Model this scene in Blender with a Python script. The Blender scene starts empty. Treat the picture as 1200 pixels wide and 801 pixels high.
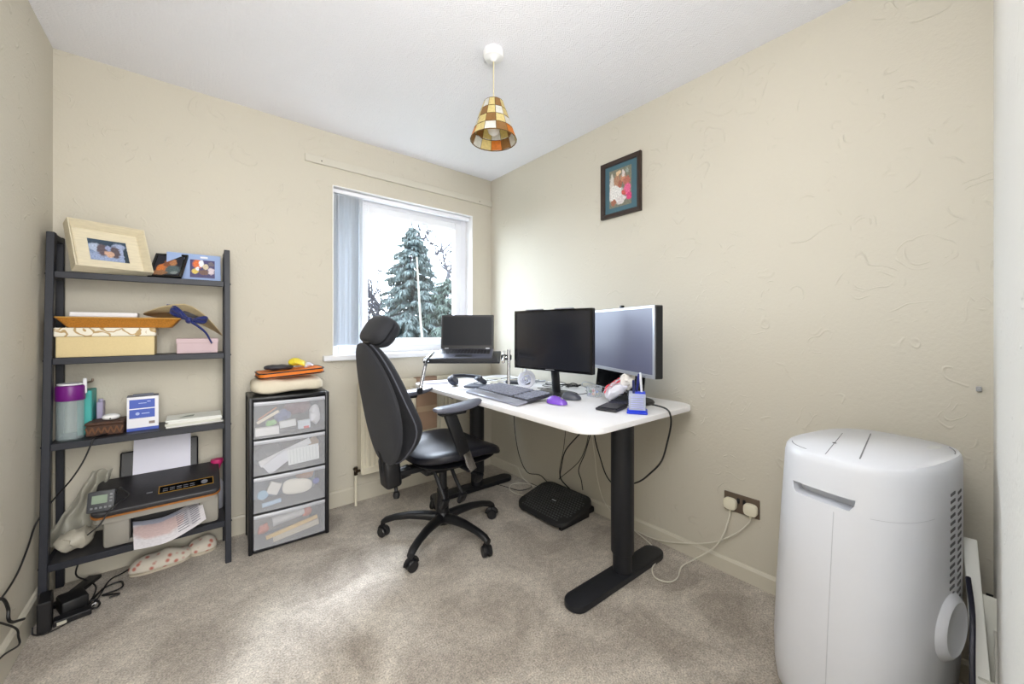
import bpy, bmesh, math, random
from math import sin, cos, pi, radians
from mathutils import Vector, Matrix, noise
random.seed(7)
S = bpy.context.scene
COL = S.collection
# ---------------------------------------------------------------- camera
cam = bpy.data.cameras.new('camera'); cam.lens = 13.41; cam.sensor_width = 36
cam.shift_y = -15.5 / 1200; cam.clip_start = 0.01
co = bpy.data.objects.new('camera', cam); COL.objects.link(co)
co.location = (0, 0, 1.146); co.rotation_euler = (pi / 2, 0, -math.atan2(.636, .772)); S.camera = co
# ---------------------------------------------------------------- world, lights, exposure
S.view_settings.view_transform = 'Standard'; S.view_settings.look = 'None'
S.view_settings.gamma = 1; S.view_settings.use_curve_mapping = False
S.view_settings.exposure = 0.70
W = bpy.data.worlds.new('overcast_sky'); S.world = W; W.use_nodes = True
bg = W.node_tree.nodes['Background']; bg.inputs[0].default_value = (.77, .86, 1, 1); bg.inputs[1].default_value = 12.5

def area(name, loc, target, sx, sy, power, col, portal=False):
    l = bpy.data.lights.new(name, 'AREA'); l.shape = 'RECTANGLE'; l.size = sx; l.size_y = sy
    l.energy = power; l.color = col
    if portal: l.cycles.is_portal = True
    o = bpy.data.objects.new(name, l); COL.objects.link(o); o.location = loc
    o.rotation_euler = (Vector(target) - Vector(loc)).to_track_quat('-Z', 'Y').to_euler(); return o
area('window_portal', (1.2, 2.80, 1.52), (1.2, 0, 1.52), 1.07, 1.1, 1, (1, 1, 1), True)
area('doorway_fill', (0.1, -1.05, 1.25), (0.6, 2, .75), 1.2, 1.9, 35, (.985, .985, .985))  # added fill through the doorway; stands for no known landing lamp
area('ceiling_bounce_fill', (0.35, 0.25, 1.75), (0.75, 0.85, 2.4), .25, .25, 6, (.98, .98, 1))  # added fill bounced off the ceiling, not a lamp of the room
area('low_right_fill', (-.12, .12, 2.0), (1.45, .9, .0), .7, .7, 12.5, (.985, .985, .985))  # added fill above the camera, brightens the lower right of the room
sun = bpy.data.lights.new('hazy_sun', 'SUN'); sun.energy = 6.5; sun.angle = radians(18); sun.color = (.84, .88, 1)
so = bpy.data.objects.new('hazy_sun', sun); COL.objects.link(so); so.location = (4, 8, 9)
so.rotation_euler = Vector((-.72, -1.22, -1.5)).to_track_quat('-Z', 'Y').to_euler()

# ---------------------------------------------------------------- materials
def lin(c):
    return tuple(((x / 255) / 12.92 if x / 255 <= .04045 else ((x / 255 + .055) / 1.055) ** 2.4) for x in c)
MC = {}
def M(name, rgb=(200, 200, 200), rough=.5, metal=0., var=0., vscale=8., bump=0., bscale=60., coat=0., sheen=0., stretch=None, trans=0., alpha=None, spec=.5):
    """procedural principled material; rgb is sRGB 0-255"""
    if name in MC: return MC[name]
    m = bpy.data.materials.new(name); m.use_nodes = True; nt = m.node_tree; N = nt.nodes; L = nt.links
    b = N['Principled BSDF']; c = lin(rgb)
    b.inputs['Base Color'].default_value = (*c, 1); b.inputs['Roughness'].default_value = rough
    b.inputs['Metallic'].default_value = metal; b.inputs['Coat Weight'].default_value = coat
    b.inputs['Sheen Weight'].default_value = sheen; b.inputs['Specular IOR Level'].default_value = spec
    b.inputs['Transmission Weight'].default_value = trans
    tc = N.new('ShaderNodeTexCoord'); mp = N.new('ShaderNodeMapping'); L.new(tc.outputs['Object'], mp.inputs[0])
    if stretch: mp.inputs['Scale'].default_value = stretch
    n = N.new('ShaderNodeTexNoise'); n.inputs['Scale'].default_value = vscale; n.inputs['Detail'].default_value = 3
    L.new(mp.outputs[0], n.inputs[0])
    mx = N.new('ShaderNodeMixRGB'); v = max(var, .03)
    mx.inputs[1].default_value = (*[x * (1 - v) for x in c], 1); mx.inputs[2].default_value = (*[min(1, x * (1 + v)) for x in c], 1)
    L.new(n.outputs[0], mx.inputs[0]); L.new(mx.outputs[0], b.inputs['Base Color'])
    if bump:
        n2 = N.new('ShaderNodeTexNoise'); n2.inputs['Scale'].default_value = bscale; n2.inputs['Detail'].default_value = 2
        L.new(mp.outputs[0], n2.inputs[0]); bp = N.new('ShaderNodeBump'); bp.inputs['Strength'].default_value = bump
        bp.inputs['Distance'].default_value = .002; L.new(n2.outputs[0], bp.inputs['Height']); L.new(bp.outputs[0], b.inputs['Normal'])
    if alpha is not None:
        t = N.new('ShaderNodeBsdfTransparent'); ms = N.new('ShaderNodeMixShader'); ms.inputs[0].default_value = alpha
        L.new(t.outputs[0], ms.inputs[1]); L.new(b.outputs[0], ms.inputs[2]); L.new(ms.outputs[0], N['Material Output'].inputs[0])
    MC[name] = m; return m

def strokes_material(name, rgb, strength=.52, scales=((4.2, .078), (6.5, .05)), rough=.75, dist=.004):
    """painted embossed wallpaper: curled leaf strokes in relief plus fine grain"""
    m = bpy.data.materials.new(name); m.use_nodes = True; nt = m.node_tree; N = nt.nodes; L = nt.links
    b = N['Principled BSDF']; c = lin(rgb); b.inputs['Roughness'].default_value = rough; b.inputs['Specular IOR Level'].default_value = .35
    geo = N.new('ShaderNodeNewGeometry'); total = None
    def math_(op, a, bb=None, cc=None, clamp=False):
        n = N.new('ShaderNodeMath'); n.operation = op; n.use_clamp = clamp
        for i, s in enumerate((a, bb, cc)):
            if s is None: continue
            if hasattr(s, 'links'): L.new(s, n.inputs[i])
            else: n.inputs[i].default_value = s
        return n.outputs[0]
    wob = N.new('ShaderNodeTexNoise'); wob.inputs['Scale'].default_value = 4.5; L.new(geo.outputs['Position'], wob.inputs[0])
    vs = N.new('ShaderNodeVectorMath'); vs.operation = 'SCALE'; vs.inputs['Scale'].default_value = .26; L.new(wob.outputs['Color'], vs.inputs[0])
    va = N.new('ShaderNodeVectorMath'); L.new(geo.outputs['Position'], va.inputs[0]); L.new(vs.outputs[0], va.inputs[1])
    for k, (sc, R) in enumerate(scales):
        v = N.new('ShaderNodeTexVoronoi'); v.inputs['Scale'].default_value = sc; v.inputs['Randomness'].default_value = .9
        of = N.new('ShaderNodeVectorMath'); of.inputs[1].default_value = (k * 3.3, k * 1.7, k * .9); L.new(va.outputs[0], of.inputs[0]); L.new(of.outputs[0], v.inputs['Vector'])
        d = math_('MULTIPLY', v.outputs['Distance'], 1 / sc)      # about metres from the motif's centre
        for j, rr in enumerate((R, R * .62)):
            e = math_('ABSOLUTE', math_('SUBTRACT', d, rr))
            ring = math_('SUBTRACT', 1.0, math_('MULTIPLY', e, 1 / .0038), clamp=True)
            ms = N.new('ShaderNodeTexNoise'); ms.inputs['Scale'].default_value = 13 + 5 * j + 3 * k
            L.new(of.outputs[0], ms.inputs[0])
            msk = math_('MULTIPLY', math_('SUBTRACT', ms.outputs[0], .53), 9, clamp=True)
            t = math_('MULTIPLY', ring, msk)
            total = t if total is None else math_('ADD', total, t)
    g = N.new('ShaderNodeTexNoise'); g.inputs['Scale'].default_value = 90; g.inputs['Detail'].default_value = 3; L.new(geo.outputs['Position'], g.inputs[0])
    h = math_('ADD', total, math_('MULTIPLY', g.outputs[0], .55))
    bp = N.new('ShaderNodeBump'); bp.inputs['Strength'].default_value = strength; bp.inputs['Distance'].default_value = dist
    L.new(h, bp.inputs['Height']); L.new(bp.outputs[0], b.inputs['Normal'])
    n = N.new('ShaderNodeTexNoise'); n.inputs['Scale'].default_value = 1.5; L.new(geo.outputs['Position'], n.inputs[0])
    mx = N.new('ShaderNodeMixRGB'); mx.inputs[1].default_value = (*[x * .96 for x in c], 1); mx.inputs[2].default_value = (*[min(1, x * 1.03) for x in c], 1)
    L.new(n.outputs[0], mx.inputs[0]); L.new(mx.outputs[0], b.inputs['Base Color']); return m

def ceiling_material():
    m = bpy.data.materials.new('embossed_ceiling_paper'); m.use_nodes = True; nt = m.node_tree; N = nt.nodes; L = nt.links
    b = N['Principled BSDF']; b.inputs['Base Color'].default_value = (*lin((241, 241, 246)), 1); b.inputs['Roughness'].default_value = .8
    geo = N.new('ShaderNodeNewGeometry')
    h = None
    for k, (s, mt) in enumerate(((17, 'CHEBYCHEV'), (34, 'MANHATTAN'))):
        v = N.new('ShaderNodeTexVoronoi'); v.distance = mt; v.inputs['Scale'].default_value = s; v.inputs['Randomness'].default_value = .35
        L.new(geo.outputs['Position'], v.inputs['Vector'])
        w = N.new('ShaderNodeMath'); w.operation = 'SINE'; ml = N.new('ShaderNodeMath'); ml.operation = 'MULTIPLY'; ml.inputs[1].default_value = 17
        L.new(v.outputs['Distance'], ml.inputs[0]); L.new(ml.outputs[0], w.inputs[0])
        if h is None: h = w.outputs[0]
        else:
            a = N.new('ShaderNodeMath'); L.new(h, a.inputs[0]); L.new(w.outputs[0], a.inputs[1]); h = a.outputs[0]
    bp = N.new('ShaderNodeBump'); bp.inputs['Strength'].default_value = .35; bp.inputs['Distance'].default_value = .0016
    L.new(h, bp.inputs['Height']); L.new(bp.outputs[0], b.inputs['Normal']); return m

def carpet_material():
    m = bpy.data.materials.new('carpet_pile'); m.use_nodes = True; nt = m.node_tree; N = nt.nodes; L = nt.links
    b = N['Principled BSDF']; b.inputs['Roughness'].default_value = .95; b.inputs['Sheen Weight'].default_value = .25; b.inputs['Specular IOR Level'].default_value = .1
    geo = N.new('ShaderNodeNewGeometry')
    def noi(s, det, dist=0):
        n = N.new('ShaderNodeTexNoise'); n.inputs['Scale'].default_value = s; n.inputs['Detail'].default_value = det; n.inputs['Distortion'].default_value = dist
        L.new(geo.outputs['Position'], n.inputs[0]); return n
    a, f, g = noi(3.2, 6, 1.0), noi(170, 2), noi(38, 3)
    r = N.new('ShaderNodeValToRGB'); r.color_ramp.elements[0].position = .36; r.color_ramp.elements[1].position = .66
    r.color_ramp.elements[0].color = (*lin((164, 154, 142)), 1); r.color_ramp.elements[1].color = (*lin((204, 195, 182)), 1)
    L.new(a.outputs[0], r.inputs[0])
    def mul(c, n, lo, hi):
        mr = N.new('ShaderNodeMapRange'); mr.inputs['From Min'].default_value = .3; mr.inputs['From Max'].default_value = .7
        mr.inputs['To Min'].default_value = lo; mr.inputs['To Max'].default_value = hi; L.new(n.outputs[0], mr.inputs[0])
        x = N.new('ShaderNodeMixRGB'); x.blend_type = 'MULTIPLY'; x.inputs[0].default_value = 1; L.new(c, x.inputs[1]); L.new(mr.outputs[0], x.inputs[2]); return x.outputs[0]
    c = mul(r.outputs[0], f, .62, 1.32); c = mul(c, g, .84, 1.12); L.new(c, b.inputs['Base Color'])
    bp = N.new('ShaderNodeBump'); bp.inputs['Strength'].default_value = .8; bp.inputs['Distance'].default_value = .006
    L.new(f.outputs[0], bp.inputs['Height']); L.new(bp.outputs[0], b.inputs['Normal']); return m

def print_material(name, bgc, blobs, rough=.35, nscale=9, namt=.06, grain=.25):
    """a flat printed picture on UV 0..1: soft ellipses (u,v,ru,rv,rgb) over a ground"""
    m = bpy.data.materials.new(name); m.use_nodes = True; nt = m.node_tree; N = nt.nodes; L = nt.links
    b = N['Principled BSDF']; b.inputs['Roughness'].default_value = rough
    tc = N.new('ShaderNodeTexCoord'); n = N.new('ShaderNodeTexNoise'); n.inputs['Scale'].default_value = nscale; n.inputs['Detail'].default_value = 3
    L.new(tc.outputs['UV'], n.inputs[0])
    sub = N.new('ShaderNodeVectorMath'); sub.operation = 'SUBTRACT'; sub.inputs[1].default_value = (.5, .5, .5); L.new(n.outputs['Color'], sub.inputs[0])
    sc = N.new('ShaderNodeVectorMath'); sc.operation = 'SCALE'; sc.inputs['Scale'].default_value = namt * 2; L.new(sub.outputs[0], sc.inputs[0])
    ad = N.new('ShaderNodeVectorMath'); L.new(tc.outputs['UV'], ad.inputs[0]); L.new(sc.outputs[0], ad.inputs[1])
    cur = None
    for u, v, ru, rv, rgb in blobs:
        mp = N.new('ShaderNodeMapping'); mp.vector_type = 'POINT'
        mp.inputs['Location'].default_value = (-u / ru, -v / rv, 0); mp.inputs['Scale'].default_value = (1 / ru, 1 / rv, 0); L.new(ad.outputs[0], mp.inputs[0])
        ln = N.new('ShaderNodeVectorMath'); ln.operation = 'LENGTH'; L.new(mp.outputs[0], ln.inputs[0])
        mr = N.new('ShaderNodeMapRange'); mr.inputs['From Min'].default_value = 1.15; mr.inputs['From Max'].default_value = .85; L.new(ln.outputs['Value'], mr.inputs[0])
        x = N.new('ShaderNodeMixRGB'); x.inputs[2].default_value = (*lin(rgb), 1); L.new(mr.outputs[0], x.inputs[0])
        if cur is None: x.inputs[1].default_value = (*lin(bgc), 1)
        else: L.new(cur, x.inputs[1])
        cur = x.outputs[0]
    if cur is None:
        x = N.new('ShaderNodeMixRGB'); x.inputs[0].default_value = 0; x.inputs[1].default_value = (*lin(bgc), 1); cur = x.outputs[0]
    n2 = N.new('ShaderNodeTexNoise'); n2.inputs['Scale'].default_value = 22; L.new(tc.outputs['UV'], n2.inputs[0])
    mr = N.new('ShaderNodeMapRange'); mr.inputs['From Min'].default_value = .3; mr.inputs['From Max'].default_value = .7
    mr.inputs['To Min'].default_value = 1 - grain; mr.inputs['To Max'].default_value = 1 + grain; L.new(n2.outputs[0], mr.inputs[0])
    y = N.new('ShaderNodeMixRGB'); y.blend_type = 'MULTIPLY'; y.inputs[0].default_value = 1; L.new(cur, y.inputs[1]); L.new(mr.outputs[0], y.inputs[2])
    L.new(y.outputs[0], b.inputs['Base Color']); return m

# ---------------------------------------------------------------- mesh helpers
def BM(): return bmesh.new()
def R3(rx=0, ry=0, rz=0): return Matrix.Rotation(radians(rz), 4, 'Z') @ Matrix.Rotation(radians(ry), 4, 'Y') @ Matrix.Rotation(radians(rx), 4, 'X')
def T3(*v): return Matrix.Translation(Vector(v))

def box(bm, c, s, rot=None, bev=0., seg=1, taper=None):
    g = bmesh.ops.create_cube(bm, size=1)['verts']
    for v in g:
        f = 1.0
        if taper is not None and v.co.z > 0: f = taper
        v.co = Vector((v.co.x * s[0] * f, v.co.y * s[1] * f, v.co.z * s[2]))
    if bev:
        es = list({e for v in g for e in v.link_edges})
        r = bmesh.ops.bevel(bm, geom=es, offset=bev, segments=seg, affect='EDGES', profile=.5)
        g = list({v for f in r['faces'] for v in f.verts} | {v for v in g if v.is_valid})
    mt = T3(*c) @ (rot if rot is not None else Matrix.Identity(4))
    for v in g: v.co = mt @ v.co
    return g

def wbox(bm, x0, x1, y0, y1, z0, z1, bev=0., seg=1):
    return box(bm, ((x0 + x1) / 2, (y0 + y1) / 2, (z0 + z1) / 2), (abs(x1 - x0), abs(y1 - y0), abs(z1 - z0)), None, bev, seg)

def frame_for(d):
    d = d.normalized(); up = Vector((0, 0, 1)) if abs(d.z) < .95 else Vector((1, 0, 0))
    a = d.cross(up).normalized(); return a, a.cross(d).normalized()

def loft(bm, rings, cap=True, closed=True):
    rv = [[bm.verts.new(p) for p in r] for r in rings]
    n = len(rv[0])
    for a, b in zip(rv, rv[1:]):
        for i in range(n if closed else n - 1):
            j = (i + 1) % n
            bm.faces.new((a[i], a[j], b[j], b[i]))
    if cap and closed:
        bm.faces.new(list(reversed(rv[0]))); bm.faces.new(rv[-1])
    return [v for r in rv for v in r]

def cyl(bm, p0, p1, r0, r1=None, seg=20):
    p0, p1 = Vector(p0), Vector(p1); r1 = r0 if r1 is None else r1; a, b = frame_for(p1 - p0)
    return loft(bm, [[p + (a * cos(2 * pi * i / seg) + b * sin(2 * pi * i / seg)) * r for i in range(seg)] for p, r in ((p0, r0), (p1, r1))])

def spline(pts, sub=6):
    P = [Vector(p) for p in pts]; P = [P[0] * 2 - P[1]] + P + [P[-1] * 2 - P[-2]]; out = []
    for i in range(1, len(P) - 2):
        for k in range(sub):
            t = k / sub; a, b, c, d = P[i - 1:i + 3]
            out.append(.5 * (2 * b + (c - a) * t + (2 * a - 5 * b + 4 * c - d) * t * t + (3 * b - a - 3 * c + d) * t ** 3))
    out.append(P[-2]); return out

def tube(bm, pts, r, seg=8, sub=6, smooth=True, flat=1.0):
    P = spline(pts, sub) if smooth else [Vector(p) for p in pts]
    n = len(P); rad = (lambda t: r) if not callable(r) else r; rings = []; a = None
    for i, p in enumerate(P):
        d = (P[min(i + 1, n - 1)] - P[max(i - 1, 0)])
        if d.length < 1e-7: d = Vector((0, 0, 1))
        d.normalize()
        if a is None: a, b = frame_for(d)
        else:
            a = (a - d * a.dot(d))
            a = a.normalized() if a.length > 1e-5 else frame_for(d)[0]
            b = a.cross(d).normalized()
        rr = rad(i / (n - 1)); rings.append([p + a * cos(2 * pi * k / seg) * rr + b * sin(2 * pi * k / seg) * rr * flat for k in range(seg)])
    return loft(bm, rings)

def lathe(bm, prof, c=(0, 0, 0), seg=28, cap=True, mt=None):
    rings = [[Vector((r * cos(2 * pi * i / seg), r * sin(2 * pi * i / seg), z)) for i in range(seg)] for r, z in prof]
    vs = loft(bm, rings, cap)
    for v in vs: v.co = (mt @ v.co if mt is not None else v.co) + Vector(c)
    return vs

def prism(bm, outline, z0, z1, mt=None, bev=0.):
    """outline in xy, extruded z0..z1"""
    n = len(outline)
    if bev:
        cx = sum(p[0] for p in outline) / n; cy = sum(p[1] for p in outline) / n
        def sh(p, k):
            d = Vector((p[0] - cx, p[1] - cy)); l = d.length
            return (cx + d.x * (l - k) / l, cy + d.y * (l - k) / l)
        lv = [(z0, bev), (z0 + bev, 0), (z1 - bev, 0), (z1 - bev * .3, bev * .3), (z1, bev)]
        rings = [[Vector((*sh(p, k), z)) for p in outline] for z, k in lv]
    else: rings = [[Vector((p[0], p[1], z)) for p in outline] for z in (z0, z1)]
    vs = loft(bm, rings)
    if mt is not None:
        for v in vs: v.co = mt @ v.co
    return vs

def rrect(w, h, r, n=6, cx=0, cy=0):
    out = []
    for (sx, sy, a0) in ((1, 1, 0), (-1, 1, 90), (-1, -1, 180), (1, -1, 270)):
        for i in range(n + 1):
            a = radians(a0 + 90 * i / n); out.append((cx + sx * (w / 2 - r) + r * cos(a), cy + sy * (h / 2 - r) + r * sin(a)))
    return out

def superell(a, b, n=2.6, seg=48, cx=0, cy=0):
    out = []
    for i in range(seg):
        t = 2 * pi * i / seg; c, s = cos(t), sin(t)
        out.append((cx + a * abs(c) ** (2 / n) * (1 if c >= 0 else -1), cy + b * abs(s) ** (2 / n) * (1 if s >= 0 else -1)))
    return out

def pillow(bm, outline, fn, tf, tb, rings=7, p=2.5):
    """closed cushion: outline (a,b) around the centre, fn(a,b,h)->xyz, front/back thickness"""
    n = len(outline); ca = sum(o[0] for o in outline) / n; cb = sum(o[1] for o in outline) / n
    rs = [sin(pi / 2 * (k + 1) / rings) for k in range(rings)]
    def ring(r, t): return [Vector(fn(ca + (a - ca) * r, cb + (b - cb) * r, t * (1 - min(1, r) ** p) ** (1 / p))) for a, b in outline]
    L = [ring(r, tf) for r in rs] + [ring(r, -tb) for r in reversed(rs[:-1])]
    rv = [[bm.verts.new(q) for q in r] for r in L]
    c0 = bm.verts.new(fn(ca, cb, tf)); c1 = bm.verts.new(fn(ca, cb, -tb))
    for a, b in zip(rv, rv[1:]):
        for i in range(n): bm.faces.new((a[i], b[i], b[(i + 1) % n], a[(i + 1) % n]))
    for i in range(n):
        bm.faces.new((c0, rv[0][i], rv[0][(i + 1) % n])); bm.faces.new((c1, rv[-1][(i + 1) % n], rv[-1][i]))

def quad(bm, pts, th=0.):
    """uv-mapped quad (bottom-left, bottom-right, top-right, top-left)"""
    uv = bm.loops.layers.uv.verify(); vs = [bm.verts.new(p) for p in pts]; f = bm.faces.new(vs)
    for l, c in zip(f.loops, ((0, 0), (1, 0), (1, 1), (0, 1))): l[uv].uv = c
    return f

def grid(bm, nu, nv, fn, th=0.):
    uv = bm.loops.layers.uv.verify()
    V = [[bm.verts.new(fn(i / nu, j / nv)) for i in range(nu + 1)] for j in range(nv + 1)]
    for j in range(nv):
        for i in range(nu):
            f = bm.faces.new((V[j][i], V[j][i + 1], V[j + 1][i + 1], V[j + 1][i]))
            for l, c in zip(f.loops, ((i, j), (i + 1, j), (i + 1, j + 1), (i, j + 1))): l[uv].uv = (c[0] / nu, c[1] / nv)
    if th:
        bmesh.ops.recalc_face_normals(bm, faces=bm.faces)
        bmesh.ops.solidify(bm, geom=bm.faces[:], thickness=th)

WM = {}
def O(name, bm, m, parent=None, world=False, smooth=True, ang=35, kind=None, label=None, mods=None):
    """link a bmesh as ONE object; world=True: vertices are world coordinates under a placed parent"""
    if world and parent is not None:
        inv = WM[parent.name].inverted()
        for v in bm.verts: v.co = inv @ v.co
    bmesh.ops.recalc_face_normals(bm, faces=bm.faces)
    me = bpy.data.meshes.new(name); bm.to_mesh(me); bm.free()
    if smooth:
        me.polygons.foreach_set('use_smooth', [True] * len(me.polygons)); me.set_sharp_from_angle(angle=radians(ang))
    for x in (m if isinstance(m, (list, tuple)) else [m]): me.materials.append(x)
    o = bpy.data.objects.new(name, me); COL.objects.link(o)
    if parent is not None: o.parent = parent
    WM[o.name] = WM[parent.name] if parent is not None else Matrix.Identity(4)
    if kind: o['kind'] = kind
    if label: o['label'] = label
    return o

def T(name, label, cat, loc=(0, 0, 0), rz=0., group=None, rot=None):
    o = bpy.data.objects.new(name, None); COL.objects.link(o); o.empty_display_size = .05
    o.location = loc; o.rotation_euler = rot if rot else (0, 0, radians(rz))
    o['label'] = label; o['category'] = cat
    if group: o['group'] = group
    e = o.rotation_euler; WM[o.name] = T3(*loc) @ e.to_matrix().to_4x4(); return o

def tag(o, label, cat, group=None, kind=None):
    o['label'] = label; o['category'] = cat
    if group: o['group'] = group
    if kind: o['kind'] = kind
    return o

def setorigin(o, p):
    p = Vector(p); o.data.transform(T3(*(-p))); o.location = p; WM[o.name] = T3(*p); return o

# common materials
cream = strokes_material('embossed_cream_wallpaper', (207, 201, 186))
ceil_m = ceiling_material(); carpet = carpet_material()
gloss_cream = M('cream_gloss_paint', (210, 204, 188), .35, var=.04)
upvc = M('white_upvc', (240, 241, 246), .3)
white_pl = M('white_plastic', (240, 240, 240), .35, spec=.4)
black_metal = M('black_powder_coat', (24, 26, 32), .5, bump=.2, bscale=400)
shelf_metal = M('shelf_dark_metal', (30, 33, 43), .5, bump=.15, bscale=300)
black_pl = M('black_plastic', (22, 22, 25), .45)
gloss_black = M('gloss_black', (12, 12, 14), .12, coat=.5)
silver = M('silver_plastic', (170, 172, 178), .35, metal=.6)
chrome = M('chrome', (200, 200, 204), .15, metal=1)
paper = M('white_paper', (238, 238, 242), .7)
blk_cable = M('black_cable', (18, 18, 20), .5)
wht_cable = M('white_cable', (226, 222, 208), .5)

# ================================================================ THE ROOM
XL, XR, YB, YF, H = -.5, 1.928, 2.62, -.037, 2.4
bm = BM(); wbox(bm, XL - .12, XR + .12, YF - .12, YB + .3, -.1, 0); tag_ = O('floor', bm, carpet, kind='structure', smooth=False)
bm = BM(); wbox(bm, XL - .12, XR + .12, YF - .12, YB + .3, H, H + .1); O('ceiling', bm, ceil_m, kind='structure', smooth=False)
bm = BM(); wbox(bm, XL - .12, XL, YF - .12, YB + .3, 0, H); O('wall_left', bm, cream, kind='structure', smooth=False)
bm = BM(); wbox(bm, XR, XR + .12, YF - .12, YB + .3, 0, H); O('wall_right', bm, cream, kind='structure', smooth=False)
WX0, WX1, WZ0, WZ1 = .667, 1.738, .965, 2.068
bm = BM()
wbox(bm, XL, WX0, YB, YB + .3, 0, H); wbox(bm, WX1, XR, YB, YB + .3, 0, H)
wbox(bm, WX0, WX1, YB, YB + .3, 0, WZ0); wbox(bm, WX0, WX1, YB, YB + .3, WZ1, H)
O('wall_back', bm, cream, kind='structure', smooth=False)
bm = BM(); wbox(bm, .5, XR, YF - .12, YF, 0, H); wbox(bm, XL, -.36, YF - .12, YF, 0, H); wbox(bm, -.36, .5, YF - .12, YF, 2.05, H)
O('wall_front', bm, strokes_material('embossed_cream_wallpaper_lit', (232, 230, 224)), kind='structure', smooth=False)  # same cream paper, colour lightened to carry the window light falling here
# landing beyond the doorway the photographer stands in
bm = BM(); wbox(bm, -1.2, 1.7, -1.5, YF - .12, -.1, 0); O('floor_landing', bm, carpet, kind='structure', smooth=False)
bm = BM(); wbox(bm, -1.2, 1.7, -1.5, YF - .12, H, H + .1); O('ceiling_landing', bm, ceil_m, kind='structure', smooth=False)
bm = BM(); wbox(bm, -1.2, 1.7, -1.6, -1.5, 0, H); wbox(bm, -1.3, -1.2, -1.5, YF - .12, 0, H); wbox(bm, 1.7, 1.8, -1.5, YF - .12, 0, H)
wbox(bm, -1.2, XL - .12, YF - .14, YF - .12, 0, H)
O('wall_landing', bm, M('landing_paint', (232, 226, 208), .7), kind='structure', smooth=False)
# skirting boards
def skirt(name, a, b, n, h=.095, t=.014):
    a, b, n = Vector(a), Vector(b), Vector(n); prof = [(0, 0), (t, 0), (t, h - .012), (t * .55, h - .002), (0, h)]
    bm = BM(); loft(bm, [[p + n * u + Vector((0, 0, z)) for u, z in prof] for p in (a, b)])
    O(name, bm, gloss_cream, kind='structure', smooth=False)
skirt('baseboard_right', (XR, YF, 0), (XR, YB, 0), (-1, 0, 0), .072)
skirt('baseboard_back', (XL, YB, 0), (XR, YB, 0), (0, -1, 0), .105)
skirt('baseboard_left', (XL, YF, 0), (XL, YB, 0), (1, 0, 0), .105)
skirt('baseboard_front', (.5, YF, 0), (XR, YF, 0), (0, 1, 0), .095, .006)
# painted batten above the window, with old screw holes
bm = BM(); wbox(bm, .507, XR, YB - .016, YB, 2.178, 2.224, .002); tb = O('trim_1', bm, M('batten_cream_paint', (207, 202, 188), .6, bump=.2), kind='structure')
bm = BM()
for x in (.60, 1.80): cyl(bm, (x, YB - .0168, 2.197), (x, YB - .0155, 2.197), .004, seg=10)
O('screw_hole', bm, M('dark_hole', (60, 48, 36), .9), tb)

# window --------------------------------------------------------
win = T('window_1', '', '', (0, 0, 0)); del win['label']; del win['category']; win['kind'] = 'structure'
glass = bpy.data.materials.new('window_glass'); glass.use_nodes = True
N = glass.node_tree.nodes; L = glass.node_tree.links; N.remove(N['Principled BSDF'])
t = N.new('ShaderNodeBsdfTransparent'); t.inputs[0].default_value = (.95, .97, .97, 1); g = N.new('ShaderNodeBsdfGlossy'); g.inputs['Roughness'].default_value = .02
ms = N.new('ShaderNodeMixShader'); ms.inputs[0].default_value = .05; L.new(t.outputs[0], ms.inputs[1]); L.new(g.outputs[0], ms.inputs[2]); L.new(ms.outputs[0], N['Material Output'].inputs[0])
def ringframe(bm, x0, x1, z0, z1, w, y0, y1, bev=.004):
    wbox(bm, x0, x0 + w, y0, y1, z0, z1, bev); wbox(bm, x1 - w, x1, y0, y1, z0, z1, bev)
    wbox(bm, x0 + w, x1 - w, y0, y1, z0, z0 + w, bev); wbox(bm, x0 + w, x1 - w, y0, y1, z1 - w, z1, bev)
bm = BM(); ringframe(bm, WX0, WX1, WZ0 + .005, WZ1, .06, 2.715, 2.78); wbox(bm, .845, .875, 2.715, 2.78, WZ0 + .06, WZ1 - .06, .003); O('window_frame', bm, upvc, win)
bm = BM(); ringframe(bm, .862, 1.678, 1.018, 2.012, .058, 2.70, 2.75, .006); ringframe(bm, .905, 1.635, 1.061, 1.969, .014, 2.712, 2.75, .003)
O('sash', bm, upvc, win, label='white plastic opening sash around the large pane')
bm = BM(); wbox(bm, .915, 1.625, 2.728, 2.733, 1.07, 1.96); O('pane', bm, glass, win, smooth=False)
bm = BM(); wbox(bm, .727, .845, 2.745, 2.75, 1.03, 2.008); O('pane', bm, glass, win, smooth=False)
bm = BM(); wbox(bm, 1.17, 1.22, 2.690, 2.701, 1.036, 1.058, .003); wbox(bm, 1.19, 1.29, 2.672, 2.688, 1.040, 1.054, .005, 2); wbox(bm, 1.19, 1.205, 2.685, 2.693, 1.04, 1.054); O('handle', bm, upvc, win)
bm = BM(); wbox(bm, .606, 1.80, 2.572, YB, .942, .976, .004); wbox(bm, WX0 + .001, WX1 - .001, YB - .001, 2.715, .955, .976); O('window_sill', bm, M('sill_white', (236, 238, 242), .4), win)
bm = BM()
wbox(bm, WX0, WX0 + .006, YB - .004, 2.715, WZ0 + .011, WZ1); wbox(bm, WX1 - .006, WX1, YB - .004, 2.715, WZ0 + .011, WZ1); wbox(bm, WX0 + .006, WX1 - .006, YB - .004, 2.715, WZ1 - .006, WZ1)
O('trim_2', bm, M('reveal_white', (238, 238, 238), .5), kind='structure', smooth=False)

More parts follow.
